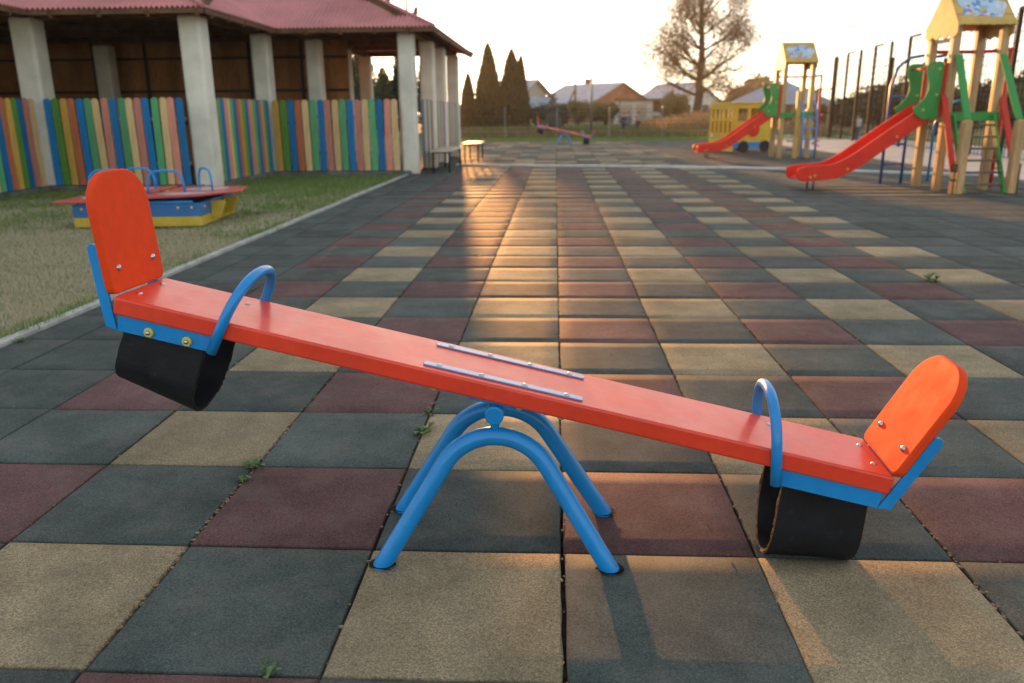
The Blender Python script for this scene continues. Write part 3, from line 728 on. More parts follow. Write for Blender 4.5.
# ------------------------------------------------------------------ sandpit on the lawn
def sandpit():
    root = thing('sandpit', 'low sandpit box with red lid panels, blue and yellow sides and blue handles', 'sandpit', (-4.40, 6.85, 0), .10)
    root.scale = (.93, .93, .95)
    def ring(R, z0, z1, th, n=6, a0=PI / 6):
        b = MB(); out = []
        P = [(R * math.cos(a0 + 2 * PI * i / n), R * math.sin(a0 + 2 * PI * i / n)) for i in range(n)]
        return P
    W, D = .70, .62
    def box_band(z0, z1, m, nm, x=W, y=D):
        b = MB(); zc = (z0 + z1) / 2; h = z1 - z0
        b.box((0, -y, zc), (2 * x, .03, h)); b.box((0, y, zc), (2 * x, .03, h)); b.box((-x + .015, 0, zc), (.03, 2 * y - .034, h)); b.box((x - .015, 0, zc), (.03, 2 * y - .034, h))
        return b.build(nm, m, root, bevel=.003)
    box_band(.0, .105, MT['boxyellow'], 'lower_board'); up = box_band(.107, .25, MT['boxblue'], 'upper_board')
    for x, y, ax in [(-.6, -D - .015, (0, -1, 0)), (.6, -D - .015, (0, -1, 0)), (0, -D - .015, (0, -1, 0)), (W, -.5, (1, 0, 0)), (W, .5, (1, 0, 0)), (.45, -D - .015, (0, -1, 0))]:
        MB().dome((x, y, .20), ax, .016, .012).build('bolt_cap', MT['capyellow'], up)
    # outriggers: blue board on a yellow foot
    for sx in (-1, 1):
        b = MB().prism([(0, .04), (.10, .06), (.17, .2), (.17, .24), (0, .24)], -.02, .02, lambda x, y, t: (sx * (W + x * 1.0), .25 + t, y)); b.build('bracket', MT['boxyellow'], root)
        b = MB().prism([(0, .04), (.10, .06), (.16, .2), (.16, .24), (0, .24)], -.02, .02, lambda x, y, t: (sx * (W + x * 1.0), -.25 + t, y)); b.build('bracket', MT['boxyellow'], root)
    # lid panels: four corner flaps, each a little tilted and overlapping
    L = [((-.86, -.72), (-.05, -.76), (-.02, -.02), (-.82, -.05), .285, -.01), ((.02, -.80), (.66, -.62), (.98, -.10), (.02, -.02), .300, .012),
         ((-.02, .02), (.98, .02), (.90, .60), (.05, .78), .285, .015), ((-.84, .02), (-.05, .02), (-.02, .76), (-.74, .66), .305, .0)]
    for k, (a, b_, c, d, z, tl) in enumerate(L):
        o = MB().prism([a, b_, c, d], 0, .022, lambda x, y, t, z=z, tl=tl: (x, y, z + t + tl * (abs(x) + abs(y)))).build('lid_panel', MT['boxred'], root, bevel=.006)
        mx, my = (a[0] + b_[0] + c[0] + d[0]) / 4, (a[1] + b_[1] + c[1] + d[1]) / 4
        pp = []
        for q in range(18):
            an = 2 * PI * q / 18; r = 1 + .35 * noise.noise((math.cos(an) * 2 + k * 7, math.sin(an) * 2, 1))
            pp.append((mx + .26 * r * math.cos(an), my + .15 * r * math.sin(an)))
        MB().prism(pp, .0235, .0245, lambda x, y, t, z=z, tl=tl: (x, y, z + t + tl * (abs(x) + abs(y)))).build('reflection_patch', MT['patch'], o)  # reflection on the red lid, painted as a raised white patch
        MB().dome((d[0] * .9 + c[0] * .1, d[1] * .9 + .04, z + .022), (0, 0, 1), .018, .012).build('bolt_cap', MT['capyellow'], o)
    rim = MB()
    for y in (-D - .02, D + .02): rim.tube([(-.62, y, .262), (.62, y, .262)], .014, 8)
    rim.build('rim_rail', MT['blue'], root)
    for (x, y, rz) in ((-.60, .10, .5), (-.34, .38, -.1), (.18, -.18, .15), (.50, .24, -.9)):
        pts = []
        for q in range(15):
            a = PI * q / 14; pts.append(Vector((x, y, .30)) + Matrix.Rotation(rz, 3, 'Z') @ Vector((.20 * -math.copysign(abs(math.cos(a)) ** .6, math.cos(a)), 0, .27 * abs(math.sin(a)) ** .55)))
        MB().tube(pts, .0135, 10).build('handle', MT['blue'], root)
sandpit()

# ------------------------------------------------------------------ play towers
def roofart():
    m = bpy.data.materials.new('printed_roof_picture'); m.use_nodes = True; n = m.node_tree.nodes; l = m.node_tree.links; b = n['Principled BSDF']
    tc = n.new('ShaderNodeTexCoord'); vo = n.new('ShaderNodeTexVoronoi'); vo.inputs['Scale'].default_value = 17; l.new(tc.outputs['Object'], vo.inputs['Vector'])
    sp = n.new('ShaderNodeSeparateColor'); l.new(vo.outputs['Color'], sp.inputs[0])
    rp = n.new('ShaderNodeValToRGB'); rp.color_ramp.interpolation = 'CONSTANT'
    cs = [(0, (.46, .55, .66)), (.22, (.10, .25, .50)), (.36, (.42, .55, .70)), (.58, (.20, .42, .62)), (.72, (.6, .62, .62)), (.88, (.45, .16, .10)), (.94, (.55, .40, .08))]
    e = rp.color_ramp.elements
    e[0].position = 0; e[0].color = (*cs[0][1], 1); e[1].position = cs[1][0]; e[1].color = (*cs[1][1], 1)
    for p, c in cs[2:]: q = e.new(p); q.color = (*c, 1)
    l.new(sp.outputs[0], rp.inputs[0]); l.new(rp.outputs[0], b.inputs['Base Color']); b.inputs['Roughness'].default_value = .35
    return m
MT['art'] = roofart()
def tower(loc, rz, label, variant):
    root = thing('play_tower', label, 'play tower', loc, rz, 'wooden play towers with red slides')
    hx, hy, pz = .33, .30, 1.06
    for sx in (-1, 1):
        for sy in (-1, 1):
            MB().box((sx * hx, sy * hy, 1.17), (.105, .105, 2.36)).build('post', MT['woodpost'], root, bevel=.015, bseg=3)
    MB().box((0, 0, pz - .03), (2 * hx + .2, 2 * hy - .11, .05)).build('platform', MT['dgreen'], root, bevel=.004)
    MB().box((0, -hy - .065, pz - .05), (2 * hx + .10, .022, .12)).build('platform_edge', MT['pgreen'], root, bevel=.003)
    # gable roof, ridge along x
    ze, zr, ox, oy = 2.19, 2.66, .39, .45
    for sy in (-1, 1):
        k = 30; o = [(-ox, 0)] 
        low = [(-ox + 2 * ox * i / k, -.03 + .028 * abs(math.sin(PI * i * 7 / k))) for i in range(k + 1)]
        o = [(-ox, 1.0), (ox, 1.0)]
        n = Vector((0, sy * (zr - ze), oy)).normalized()
        def fr(x, s_, t, sy=sy, n=n): return Vector((x, sy * oy * (1 - s_), ze + (zr - ze) * s_)) + n * t
        outl = [(x, s_) for x, s_ in low] + [(ox, 1.0), (-ox, 1.0)]
        rp = MB().prism(outl, 0, .018, fr).build('roof_panel', MT['woodyellow'] if True else None, root, bevel=.003)
        pic = []
        for q in range(28):
            a = 2 * PI * q / 28; r = 1 + .10 * math.sin(5 * a + 1) + .06 * math.sin(9 * a)
            c_, s2 = math.cos(a), math.sin(a)
            pic.append((.31 * r * math.copysign(abs(c_) ** .6, c_), .5 + .30 * r * math.copysign(abs(s2) ** .7, s2)))
        MB().prism(pic, .0195, .0215, fr).build('printed_picture', MT['art'], rp)
    for sx in (-1, 1):
        o = [(-oy + .02, ze - .10)] + [(-oy + .02 + (2 * oy - .04) * i / 16, ze - .10 - .05 * abs(math.sin(PI * i * 4 / 16))) for i in range(1, 16)] + [(oy - .02, ze - .10), (oy - .02, ze + .02), (.09, zr - .03), (-.09, zr - .03), (-oy + .02, ze + .02)]
        MB().prism(o, 0, .018, lambda x, z, t, sx=sx: (sx * (ox - .025) + t * sx - .009, x, z)).build('gable_panel', MT['woodyellow'], root, bevel=.003)
    MB().box((-hx, 0, 2.02), (.03, 2 * hy - .1, .05)).build('cross_rail', MT['woodpost'], root)
    # green panels at the head of the slide
    for sy in (-1, 1):
        o = [(-.085, .99), (-.085, 1.71), (-.12, 1.74), (-.22, 1.74), (-.29, 1.72), (-.32, 1.66), (-.30, 1.57), (-.265, 1.48), (-.255, 1.38), (-.29, 1.27), (-.37, 1.18), (-.44, 1.13), (-.41, 1.05), (-.30, .97)]
        gp = MB().prism(o, -.012, .012, lambda x, z, t, sy=sy: (-hx - .02 + x, sy * .275 + t, z)).build('slide_panel', MT['pgreen'], root, bevel=.004)
        for x, z in ((-.14, 1.64), (-.14, 1.30), (-.30, 1.10)): MB().dome((-hx - .02 + x, sy * .275 - .013, z), (0, -1, 0), .02, .014).build('bolt_cap', MT['capyellow'], gp)
        MB().box((-hx - .058, sy * .275, 1.37), (.085, .03, .70)).build('side_board', MT['redbar'], root)
    MB().tube([(-hx - .26, -.29, 1.66), (-hx - .26, .29, 1.66)], .018, 8).build('grab_bar', MT['redbar'], root)
    MB().box((-hx - .12, 0, .985), (.24, .50, .05)).build('slide_sill', MT['woodyellow'], root)
    # slide: channel with raised side walls swept along its run
    ctl = [(-.36, 1.10), (-.52, 1.06), (-.85, .84), (-1.20, .595), (-1.50, .385), (-1.74, .265), (-1.94, .235), (-2.13, .225), (-2.22, .205), (-2.28, .16)]
    pts = []
    for i in range(len(ctl) - 1):
        p0 = ctl[max(i - 1, 0)]; p1 = ctl[i]; p2 = ctl[i + 1]; p3 = ctl[min(i + 2, len(ctl) - 1)]
        for q in range(5):
            t = q / 5
            pts.append(tuple(.5 * (2 * p1[k] + (p2[k] - p0[k]) * t + (2 * p0[k] - 5 * p1[k] + 4 * p2[k] - p3[k]) * t * t + (3 * p1[k] - p0[k] - 3 * p2[k] + p3[k]) * t ** 3) for k in (0, 1)))
    pts.append(ctl[-1])
    def run_prism(v0, v1, up0, up1):
        top = []; bot = []
        for i, p in enumerate(pts):
            a = Vector(pts[max(i - 1, 0)]); c = Vector(pts[min(i + 1, len(pts) - 1)]); t = (c - a).normalized(); n_ = Vector((t.y, -t.x)) if t.x < 0 else Vector((-t.y, t.x))
            n_ = n_ if n_.y > 0 else -n_
            s_ = i / (len(pts) - 1); e = min(1, (1 - s_) * 9 + .25)
            top.append(Vector(p) + n_ * up1 * (e if up1 > .03 else 1)); bot.append(Vector(p) + n_ * up0 * (e if up0 < -.03 else 1))
        vs_ = []; fs = []
        for a, c in zip(top, bot): vs_ += [(a.x, v0, a.y), (a.x, v1, a.y), (c.x, v1, c.y), (c.x, v0, c.y)]
        for i in range(len(top) - 1):
            for k in range(4): fs.append((4 * i + k, 4 * i + (k + 1) % 4, 4 * i + 4 + (k + 1) % 4, 4 * i + 4 + k))
        fs += [(0, 1, 2, 3), tuple(4 * (len(top) - 1) + k for k in (3, 2, 1, 0))]
        return vs_, fs
    b = MB()
    for v0, v1, u0, u1 in ((-.25, -.205, -.085, .125), (.205, .25, -.085, .125), (-.203, .203, -.02, .0)): b.add(*run_prism(v0, v1, u0, u1))
    sl_ = b.build('slide', MT['slidered'], root, bevel=.014, bseg=3)
    for x, z in ((-.95, .74), (-1.6, .30), (-2.06, .21), (-2.12, .19)): MB().dome((x, -.251, z), (0, -1, 0), .016, .01).build('bolt_cap', MT['capyellow'], sl_)
    for y in (-.12, .12): MB().tube([(-2.02, y, 0), (-2.02, y, .21)], .018, 8).build('slide_foot', MT['steel'], root)
    # steps with stringers, short posts and sloping rails
    yf = -hy - .60
    if variant == 0:
        for sx in (-1, 1):
            x = sx * .355
            sp = MB().box((x, yf, .475), (.11, .11, .95)).build('step_post', MT['woodpost'], root, bevel=.015, bseg=3)
            MB().dome((x, yf, .951), (0, 0, 1), .06, .028).build('post_cap', MT['woodyellow'], sp)
            MB().bar((sx * .275, yf - .01, .0), (sx * .275, -hy - .09, 1.02), .03, .085, side=(0, 0, 1)).build('stringer', MT['pgreen'], root, bevel=.004)
            MB().bar((sx * .30, -hy - .075, 1.82), (sx * .345, yf + .02, .98), .028, .10, side=(1, 0, 0)).build('handrail', MT['pgreen'], root, bevel=.006)
            MB().bar((sx * .42, yf + .06, .30), (sx * .40, -hy - .02, 1.30), .028, .085, side=(1, 0, 0)).build('brace', MT['redbar'], root, bevel=.004)
            MB().box((sx * .435, yf + .02, .20), (.022, .10, .40)).build('skirt_board', MT['brown'], root, bevel=.004)
        for i in range(6):
            s_ = (i + .8) / 6.6; MB().box((0, yf + (hy * 0 + .50) * s_, 1.02 * s_), (.52, .11, .026)).build('tread', MT['tread'], root, bevel=.003)
    else:
        for sx in (-.16, .16):
            pts2 = [(.22 + sx, -hy - .42, 0), (.22 + sx, -hy - .40, .6), (.22 + sx, -hy - .34, 1.0), (.22 + sx, -hy - .22, 1.25), (.22 + sx, -hy - .08, 1.33)]
            MB().tube(pts2, .02, 10).build('ladder_rail', MT['blue'], root)
        for z in (.2, .45, .7, .95): MB().tube([(.06, -hy - .41 + max(0, z - .6) * .15, z), (.38, -hy - .41 + max(0, z - .6) * .15, z)], .014, 8).build('rung', MT['blue'], root)
        o = []
        st = MB().bar((-.02, -hy - .18, 0), (.02, -hy - .06, 1.55), .06, .10, side=(1, 0, 0)); st.build('notched_beam', MT['woodyellow'], root)
        for z in np.arange(.2, 1.0, .2): MB().box((-.11, -hy - .10, z), (.18, .05, .03)).build('tread', MT['tread'], root)
    # red climbing pole with bars
    bars = MB()
    MB().tube([(-hx, hy + .06, 1.90), (hx + .10, hy + .06, 1.90), (hx + .30, hy + .02, 1.91), (hx + .36, .12, 1.92), (hx + .30, -.02, 1.91), (hx + .06, -.02, 1.90)], .027, 10).build('pole_bracket', MT['redbar'], root)
    MB().tube([(hx + .36, .12, 0), (hx + .36, .12, 1.92)], .027, 10).build('climbing_pole', MT['redbar'], root)
    for z in (.25, .85): 
        pts2 = [(hx + .36 + .09 * math.cos(2 * PI * q / 14) - .0, .12 + .09 * math.sin(2 * PI * q / 14), z + .012 * q) for q in range(15)]
        MB().tube(pts2, .013, 8).build('pole_ring', MT['redbar'], root)
    # blue climbing ladder at the back
    if variant == 0:
        for sx in (-.18, .14):
            pts2 = [(-hx - .10 + sx, hy + .55, 0), (-hx - .10 + sx, hy + .55, 1.45), (-hx - .06 + sx, hy + .47, 1.72), (-hx + .02 + sx, hy + .30, 1.84), (-hx + .12 + sx, hy + .10, 1.86)]
            MB().tube(pts2, .022, 10).build('ladder_rail', MT['boxblue'], root)
        for z in (.3, .6, .95, 1.3): MB().tube([(-hx - .28, hy + .55, z), (-hx + .04, hy + .55, z)], .015, 8).build('rung', MT['boxblue'], root)
        MB().tube([(hx - .02, hy + .9, 0), (hx - .02, hy + .9, .9), (hx - .02, hy + .5, 1.2), (hx - .02, hy + .1, 1.25)], .02, 8).build('climbing_arch', MT['blue'], root)
    return root
tower((5.71, 10.34, 0), .06, 'large near play tower with steps, printed gable roof and long red slide', 0)
tower((5.72, 18.75, 0), .05, 'smaller looking far play tower with blue arched ladder in front', 1)

# toy bus playhouse
def playhouse():
    root = thing('playhouse', 'yellow bus shaped playhouse with barred front behind the far slide', 'playhouse', (4.62, 21.6, 0), .40)
    L, W_, H = 1.35, 1.15, 1.30
    side = [(0, .22), (L, .22), (L, H), (0, H)]
    for sy in (-1, 1):
        b = MB()
        y = sy * W_ / 2
        b.box((L / 2, y, .56), (L, .03, .56)); b.box((L / 2, y, H - .06), (L, .03, .12))
        for x in (.05, .47, .88, L - .05): b.box((x, y, 1.0), (.10, .03, .44))
        b.build('side_panel', MT['busyellow'], root, bevel=.003)
        MB().box((L / 2, y + sy * .0, .20), (L, .034, .16)).build('skirt_panel', MT['blue'], root)
        for x in (.32, 1.02):
            MB().tube([(x, y + sy * .018, .16), (x, y + sy * .05, .16)], .16, 20).build('wheel', MT['rubber'], root)
        MB().tube([(.62, y + sy * .02, .62), (.62, y + sy * .04, .62)], .20, 24).build('round_badge', MT['slidered'], root)
    b = MB()
    for z, h in ((.28, .5), (H - .07, .14)): b.box((-.015, 0, z), (.03, W_, h))
    for y in np.linspace(-W_ / 2 + .06, W_ / 2 - .06, 6): b.box((-.016, y, .8), (.028, .07, .9))
    b.box((-.0165, 0, .88), (.027, W_, .06))
    b.build('front_grille', MT['busyellow'], root, bevel=.003)
    MB().box((L + .015, 0, .75), (.03, W_, 1.06)).build('rear_panel', MT['busyellow'], root)
    MB().box((L / 2, 0, H + .02), (L + .12, W_ + .12, .04)).build('roof', MT['busyellow'], root, bevel=.01)
    for y in (-.4, .4): MB().dome((-.03, y, .42), (-1, 0, 0), .06, .03).build('headlight', MT['whitewall'], root)
    MB().box((L / 2, 0, .25), (L, W_ - .05, .03)).build('floor_board', MT['brown'], root)
playhouse()

# ------------------------------------------------------------------ fences
def mesh_fence(a, c, h, npost, label, wirem, postm, zgap=.05, step=.12, step2=.16, rpost=.022, bracket=False, rw=.0022, z0=-.03):
    a = Vector((*a, z0)); c = Vector((*c, z0)); d = c - a; L = d.length
    root = thing('mesh_fence' if not bracket else 'cage_fence', label, 'fence', a, math.atan2(d.y, d.x))
    b = MB()
    nx = int(L / step)
    for i in range(nx + 1):
        x = L * i / nx; b.bar((x, 0, zgap), (x, 0, h), rw * 2, rw * 2)
    nz = int((h - zgap) / step2)
    for j in range(nz + 1):
        z = zgap + (h - zgap) * j / nz; b.bar((0, .006, z), (L, .006, z), rw * 2, rw * 2, side=(0, 0, 1))
    b.build('wire_mesh', wirem, root, fix=False)
    for i in range(npost):
        x = L * i / (npost - 1)
        p = MB().box((x, .04, h / 2 + .05), (rpost * 2, rpost * 2, h + .1))
        if bracket and i % 2 == 0: p.box((x - .42, .04, h + .08), (.84, rpost * 1.6, rpost * 1.6))
        p.build('post', postm, root)
    return root
mesh_fence((-9.5, 36.2), (9.6, 36.2), 1.28, 9, 'low grey wire mesh fence across the far end of the yard', MT['cagewire'], MT['steel'], rw=.0055)
mesh_fence((9.9, 14.0), (11.5, 33.5), 3.15, 12, 'tall dark cage fence of the sports court at right', MT['cagewire'], MT['darksteel'], step=.20, step2=.20, rpost=.042, bracket=True, rw=.0065, z0=0)
mesh_fence((11.5, 33.6), (21.5, 36.2), 3.1, 5, 'back side of the sports court cage farther away', MT['cagewire'], MT['darksteel'], step=.25, step2=.25, rpost=.065, rw=.007, z0=0)
# dark gate leaf at the cage corner
gt = thing('cage_gate', 'narrow dark gate leaf at the far corner of the sports cage', 'gate', (10.8, 33.5, 0), 0)
b = MB()
for x in (0, .62): b.box((x, 0, 1.0), (.06, .06, 2.0))
for z in (.08, 1.0, 1.97): b.box((.31, 0, z), (.56, .05, .05))
b.build('gate_frame', MT['darksteel'], gt)
b = MB()
for x in np.linspace(.06, .56, 9): b.box((x, 0, 1.03), (.02, .02, 1.85))
b.build('gate_bars', MT['darksteel'], gt)

# ------------------------------------------------------------------ vegetation
def tree_limbs(b, p, d, L, r, depth, tips, spread=.55, shrink=.72, upb=.1):
    n = 5; pts = [p]; rs = [r]
    cur = Vector(p); dd = Vector(d).normalized()
    for i in range(n):
        dd = (dd + Vector((random.gauss(0, .10), random.gauss(0, .10), random.gauss(upb * .3, .07)))).normalized()
        cur = cur + dd * (L / n); pts.append(cur.copy()); rs.append(r * (1 - .42 * (i + 1) / n))
    b.tube(pts, rs, 8 if depth > 2 else 5, cap=False)
    if depth <= 1: tips += [(q.copy(), depth) for q in pts[2:]]
    if depth == 0: return
    k = 3 if depth > 1 else 4
    for j in range(k):
        t = random.uniform(.45, 1) if j else 1.0
        q = pts[min(n, max(1, int(round(t * n))))]
        nd = (dd + Vector((random.gauss(0, spread), random.gauss(0, spread), random.gauss(upb, spread * .6)))).normalized()
        tree_limbs(b, q, nd, L * random.uniform(.6, .85), rs[min(n, int(round(t * n)))] * .68, depth - 1, tips, spread, shrink, upb)
def big_tree(loc, H, label, m, trunk_r=.45, leaf=.16, per=16, cl=.55, bare=.35, seed=3):
    random.seed(seed)
    root = thing('tree', label, 'tree', loc)
    b = MB(); tips = []
    pts = [(0, 0, -.1)]; rs = [trunk_r * 1.25]
    for i in range(1, 13): pts.append((random.gauss(0, .08), random.gauss(0, .08), H * .95 * i / 12)); rs.append(trunk_r * (1 - .075 * i))
    b.tube(pts, rs, 12, cap=False)
    for i in range(2, 13):
        for j in range(4):
            a = random.uniform(0, 2 * PI) if j else (0 if i % 2 else PI) + random.gauss(0, .5)
            up = random.uniform(.25, .8) if i < 7 else random.uniform(.7, 1.7)
            Ln = H * random.uniform(.13, .20) * (1.0 if i < 9 else .8)
            tree_limbs(b, Vector(pts[i]), Vector((math.cos(a), math.sin(a), up)), Ln, rs[i] * .42, 2, tips, .5, .72, .1)
    b.build('trunk', MT['bark'], root, fix=False)
    C = []
    for t, dp in tips:
        if noise.noise(t * .35 + Vector((seed, 0, 0))) < -bare + .25 * random.random(): continue
        n = int(per * random.uniform(.3, 1.5)); C.append(np.array(t) + rng.normal(0, cl * .5, (n, 3)))
    C = np.concatenate(C); V, F = leaves(C, leaf); npmesh('crown', V, F, m, root)
    return root
t0 = at(697, 121, 72); big_tree((t0.x, 72, -.05), 15.5, 'tall half bare autumn tree standing alone against the bright sky', LF['autumn'], .42, .062, 48, 1.05, .55, 5)

def bush(loc, rx, ry, h, m, n, label, name='bush', cat='bush', leaf=.09, group=None, stem=True, shape='round'):
    root = thing(name, label, cat, loc, 0, group)
    cs = []; lobes = max(4, int(6 * rx))
    Lb = [(random.uniform(-.62, .62) * rx, random.uniform(-.62, .62) * ry, random.uniform(.35, .72) * h, random.uniform(.32, .58)) for _ in range(lobes)] + [(0, 0, .5 * h, .62)]
    wts = np.array([l[3] ** 2 for l in Lb]); wts /= wts.sum()
    for (lx, ly, lz, lr), wt in zip(Lb, wts):
        k = max(20, int(n * wt)); d = rng.normal(size=(k, 3)); d /= np.linalg.norm(d, axis=1)[:, None]; r = rng.uniform(.45, 1.06, k) ** .5
        c = d * r[:, None] * np.array([rx * lr, ry * lr, h * lr * .85]) + np.array([lx, ly, lz]); c[:, 2] = np.abs(c[:, 2]); cs.append(c)
    V, F = leaves(np.concatenate(cs), leaf); Vs = [V]; Fs = [F]; of = len(V)
    for lx, ly, lz, lr in Lb:
        kk, rg = 12, 7; cv = []
        for i in range(rg + 1):
            ph = PI * i / rg
            for j in range(kk):
                an = 2 * PI * j / kk; dd = Vector((math.sin(ph) * math.cos(an), math.sin(ph) * math.sin(an), math.cos(ph)))
                q = .66 * (1 + .35 * noise.noise(dd * 2 + Vector((lx, ly, lz))))
                cv.append((lx + dd.x * q * rx * lr, ly + dd.y * q * ry * lr, max(0, lz + dd.z * q * h * lr * .85)))
        Vs.append(np.array(cv)); Fs.append(np.array([(i * kk + j, i * kk + (j + 1) % kk, (i + 1) * kk + (j + 1) % kk, (i + 1) * kk + j) for i in range(rg) for j in range(kk)]) + of); of += len(cv)
    npmesh('crown', np.concatenate(Vs), np.concatenate(Fs), m, root)
    b = MB()
    for i in range(5):
        a = random.uniform(0, 6.28); b.tube([(0, 0, -.1), (math.cos(a) * rx * .15, math.sin(a) * ry * .15, h * .3), (math.cos(a) * rx * .4, math.sin(a) * ry * .4, h * .68)], [.05 * h, .035 * h, .012 * h], 6)
    b.build('trunk', MT['bark'], root, fix=False)
    return root
def thuja(px, ybase, ytop, Y, rad, label):
    p = at(px, ybase, Y); q = at(px, ytop, Y); H = q.z + .05
    root = thing('thuja', label, 'conifer', (p.x, Y, -.05), 0, 'columnar conifers beyond the mesh fence')
    n = 9000; t = rng.uniform(0, 1, n) ** 1.15
    prof = rad * np.where(t < .25, .86 + t * .56, np.clip((1 - t) / .75, 0, 1) ** .62)
    a = rng.uniform(0, 2 * PI, n)
    lump = np.array([1 + .17 * noise.noise((math.cos(x) * 1.6, math.sin(x) * 1.6, z * H * 1.3 + px)) + .10 * noise.noise((math.cos(x) * 5, math.sin(x) * 5, z * H * 4)) for x, z in zip(a, t)])
    r = prof * lump * rng.uniform(.55, 1.2, n) ** .5
    C = np.stack([r * np.cos(a), r * np.sin(a), .05 + t * H], 1)
    d = np.stack([np.cos(a) * .35, np.sin(a) * .35, np.ones(n)], 1) + rng.normal(0, .25, (n, 3)); d /= np.linalg.norm(d, axis=1)[:, None]
    e = np.cross(d, rng.normal(size=(n, 3))); e /= np.linalg.norm(e, axis=1)[:, None]
    s = .16 * rng.uniform(.6, 1.3, n)[:, None] * (1 - .5 * t[:, None])
    V = np.stack([C - d * s, C + e * s * .4, C + d * s, C - e * s * .4], 1).reshape(-1, 3)
    kk = 14; rings = 12; cv = []
    for i in range(rings + 1):
        tt = i / rings; pr = rad * .8 * ((.86 + tt * .56) if tt < .25 else max(0, (1 - tt) / .75) ** .62)
        for j in range(kk):
            an = 2 * PI * j / kk; rr_ = pr * (1 + .12 * noise.noise((math.cos(an) * 1.6, math.sin(an) * 1.6, tt * H * 1.3 + px)))
            cv.append((rr_ * math.cos(an), rr_ * math.sin(an), .05 + tt * H * .97))
    cv = np.array(cv); cf = np.array([(i * kk + j, i * kk + (j + 1) % kk, (i + 1) * kk + (j + 1) % kk, (i + 1) * kk + j) for i in range(rings) for j in range(kk)])
    npmesh('crown', np.concatenate([V, cv]), np.concatenate([np.arange(4 * n).reshape(-1, 4), cf + 4 * n]), LF['thuja'], root)
    MB().tube([(0, 0, 0), (0, 0, H * .8)], [.12, .03], 8).build('trunk', MT['bark'], root)
thuja(489, 127, 44, 58, 1.0, 'tallest pointed dark conifer right of the pavilion eave')
thuja(512, 127, 50, 59, 1.08, 'broad dark conifer at the right end of the conifer row')
thuja(469, 127, 74, 61, .66, 'shortest conifer beside the last pavilion column')
thuja(521, 127, 56, 60, .62, 'slim conifer shoulder hidden behind the right end of the row')

def B(px, yb, yt, Y, wpx, m, n, label, **k):
    p = at(px, yb, Y); q = at(px, yt, Y); kk = (Y + 1.87) / FPX
    return bush((p.x, Y, -.06), wpx / 2 * kk, wpx / 2 * kk * .8, max(.3, q.z + .06), m, n, label, **k)
B(548, 120, 104, 62, 48, LF['dark'], 1500, 'dark low bush in front of the left house')
B(556, 120, 113, 44, 30, LF['grey'], 900, 'grey green shrub just beyond the fence behind the distant seesaw', leaf=.05)
B(578, 118, 98, 82, 26, LF['olive'], 1200, 'olive bush before the left end of the brick house')
B(606, 120, 101, 78, 34, LF['olive'], 1400, 'broad olive bush left of the white garage')
B(548, 118, 92, 105, 16, LF['autumn'], 700, 'small rusty tree between the two left houses', name='tree', cat='tree', leaf=.2)
B(676, 118, 92, 84, 34, LF['olive'], 1500, 'brownish bush under the tall bare tree')
B(725, 116, 96, 80, 34, LF['green'], 1500, 'green bush right of the tall bare tree')
B(744, 112, 84, 130, 46, LF['autumn'], 1600, 'hazy brown tree left of the blue roofed pavilion', name='tree', cat='tree', leaf=.3)
B(762, 112, 78, 150, 46, LF['olive'], 1600, 'hazy round tree behind the blue roofed pavilion', name='tree', cat='tree', leaf=.35)
B(792, 110, 88, 140, 40, LF['green'], 1300, 'low tree behind the far tower roof', name='tree', cat='tree', leaf=.3)
for px, yt, Y, wd, m, lb in [(848, 98, 60, 62, 'green', 'green tree at the left end of the row behind the cage'), (880, 88, 62, 64, 'dark', 'rounded dark tree behind the bracketed cage posts'), (905, 82, 66, 56, 'green', 'tallest rounded tree behind the near slide head'),
                             (940, 86, 58, 64, 'dark', 'dark tree seen between the near tower posts'), (975, 84, 60, 70, 'dark', 'dark tree behind the near tower steps'), (1012, 76, 55, 72, 'dark', 'dark tree seen past the right hand step post'), (1050, 74, 52, 80, 'green', 'green tree cut off by the right edge of the photo')]:
    B(px, 118, yt, Y, wd, LF[m], 2600, lb, name='tree', cat='tree', leaf=.16, group='trees behind the sports cage')
for px, yt, Y, wd, m, lb in [(405, 46, 47, 34, 'dark', 'dense dark tree rising behind the yard corner column'), (430, 50, 49, 26, 'green', 'tall green tree behind the gap between the last columns'), (366, 48, 50, 40, 'dark', 'tall dark tree farther left through the pavilion opening'), (352, 78, 44, 34, 'green', 'green tree seen through the pavilion between its back columns'), (385, 70, 48, 26, 'olive', 'olive tree seen through the pavilion beside the corner column'), (425, 62, 52, 26, 'green', 'green tree seen between the yard side columns'), (330, 66, 50, 30, 'dark', 'dark tree seen through the pavilion beside its plywood wall')]:
    B(px, 118, yt, Y, wd, LF[m], 3600, lb, name='tree', cat='tree', leaf=.12, group='trees seen through the pavilion')
# tall dry grass bank beyond the fence
X = rng.uniform(at(652, 120, 52).x, at(775, 120, 52).x, 9000); Y = rng.uniform(46, 60, 9000)
hN = np.array([noise.noise((a * .35, b_ * .35, 2)) for a, b_ in zip(X, Y)]); keep = hN > -.35
o = kind(blades('tall_dry_grass', np.stack([X[keep], Y[keep], -.35 + .55 * (hN[keep] + .35) + .25 * np.sin((X[keep] - X.min()) / (X.max() - X.min()) * PI)], 1), .62, .07, LF['tall']), 'stuff'); tag(o, 'bank of tall dry grass beyond the fence left of the playhouse', 'grass')
X = rng.uniform(-6, 14, 16000); Y = rng.uniform(37, 58, 16000)
o = kind(blades('meadow_grass', np.stack([X, Y, np.full(len(X), -.08)], 1), .32, .05, LF['meadow']), 'stuff'); tag(o, 'uncut green meadow grass beyond the mesh fence', 'grass')
X = rng.uniform(-5, 12.8, 26000); Y = rng.uniform(31.3, 36.5, 26000)
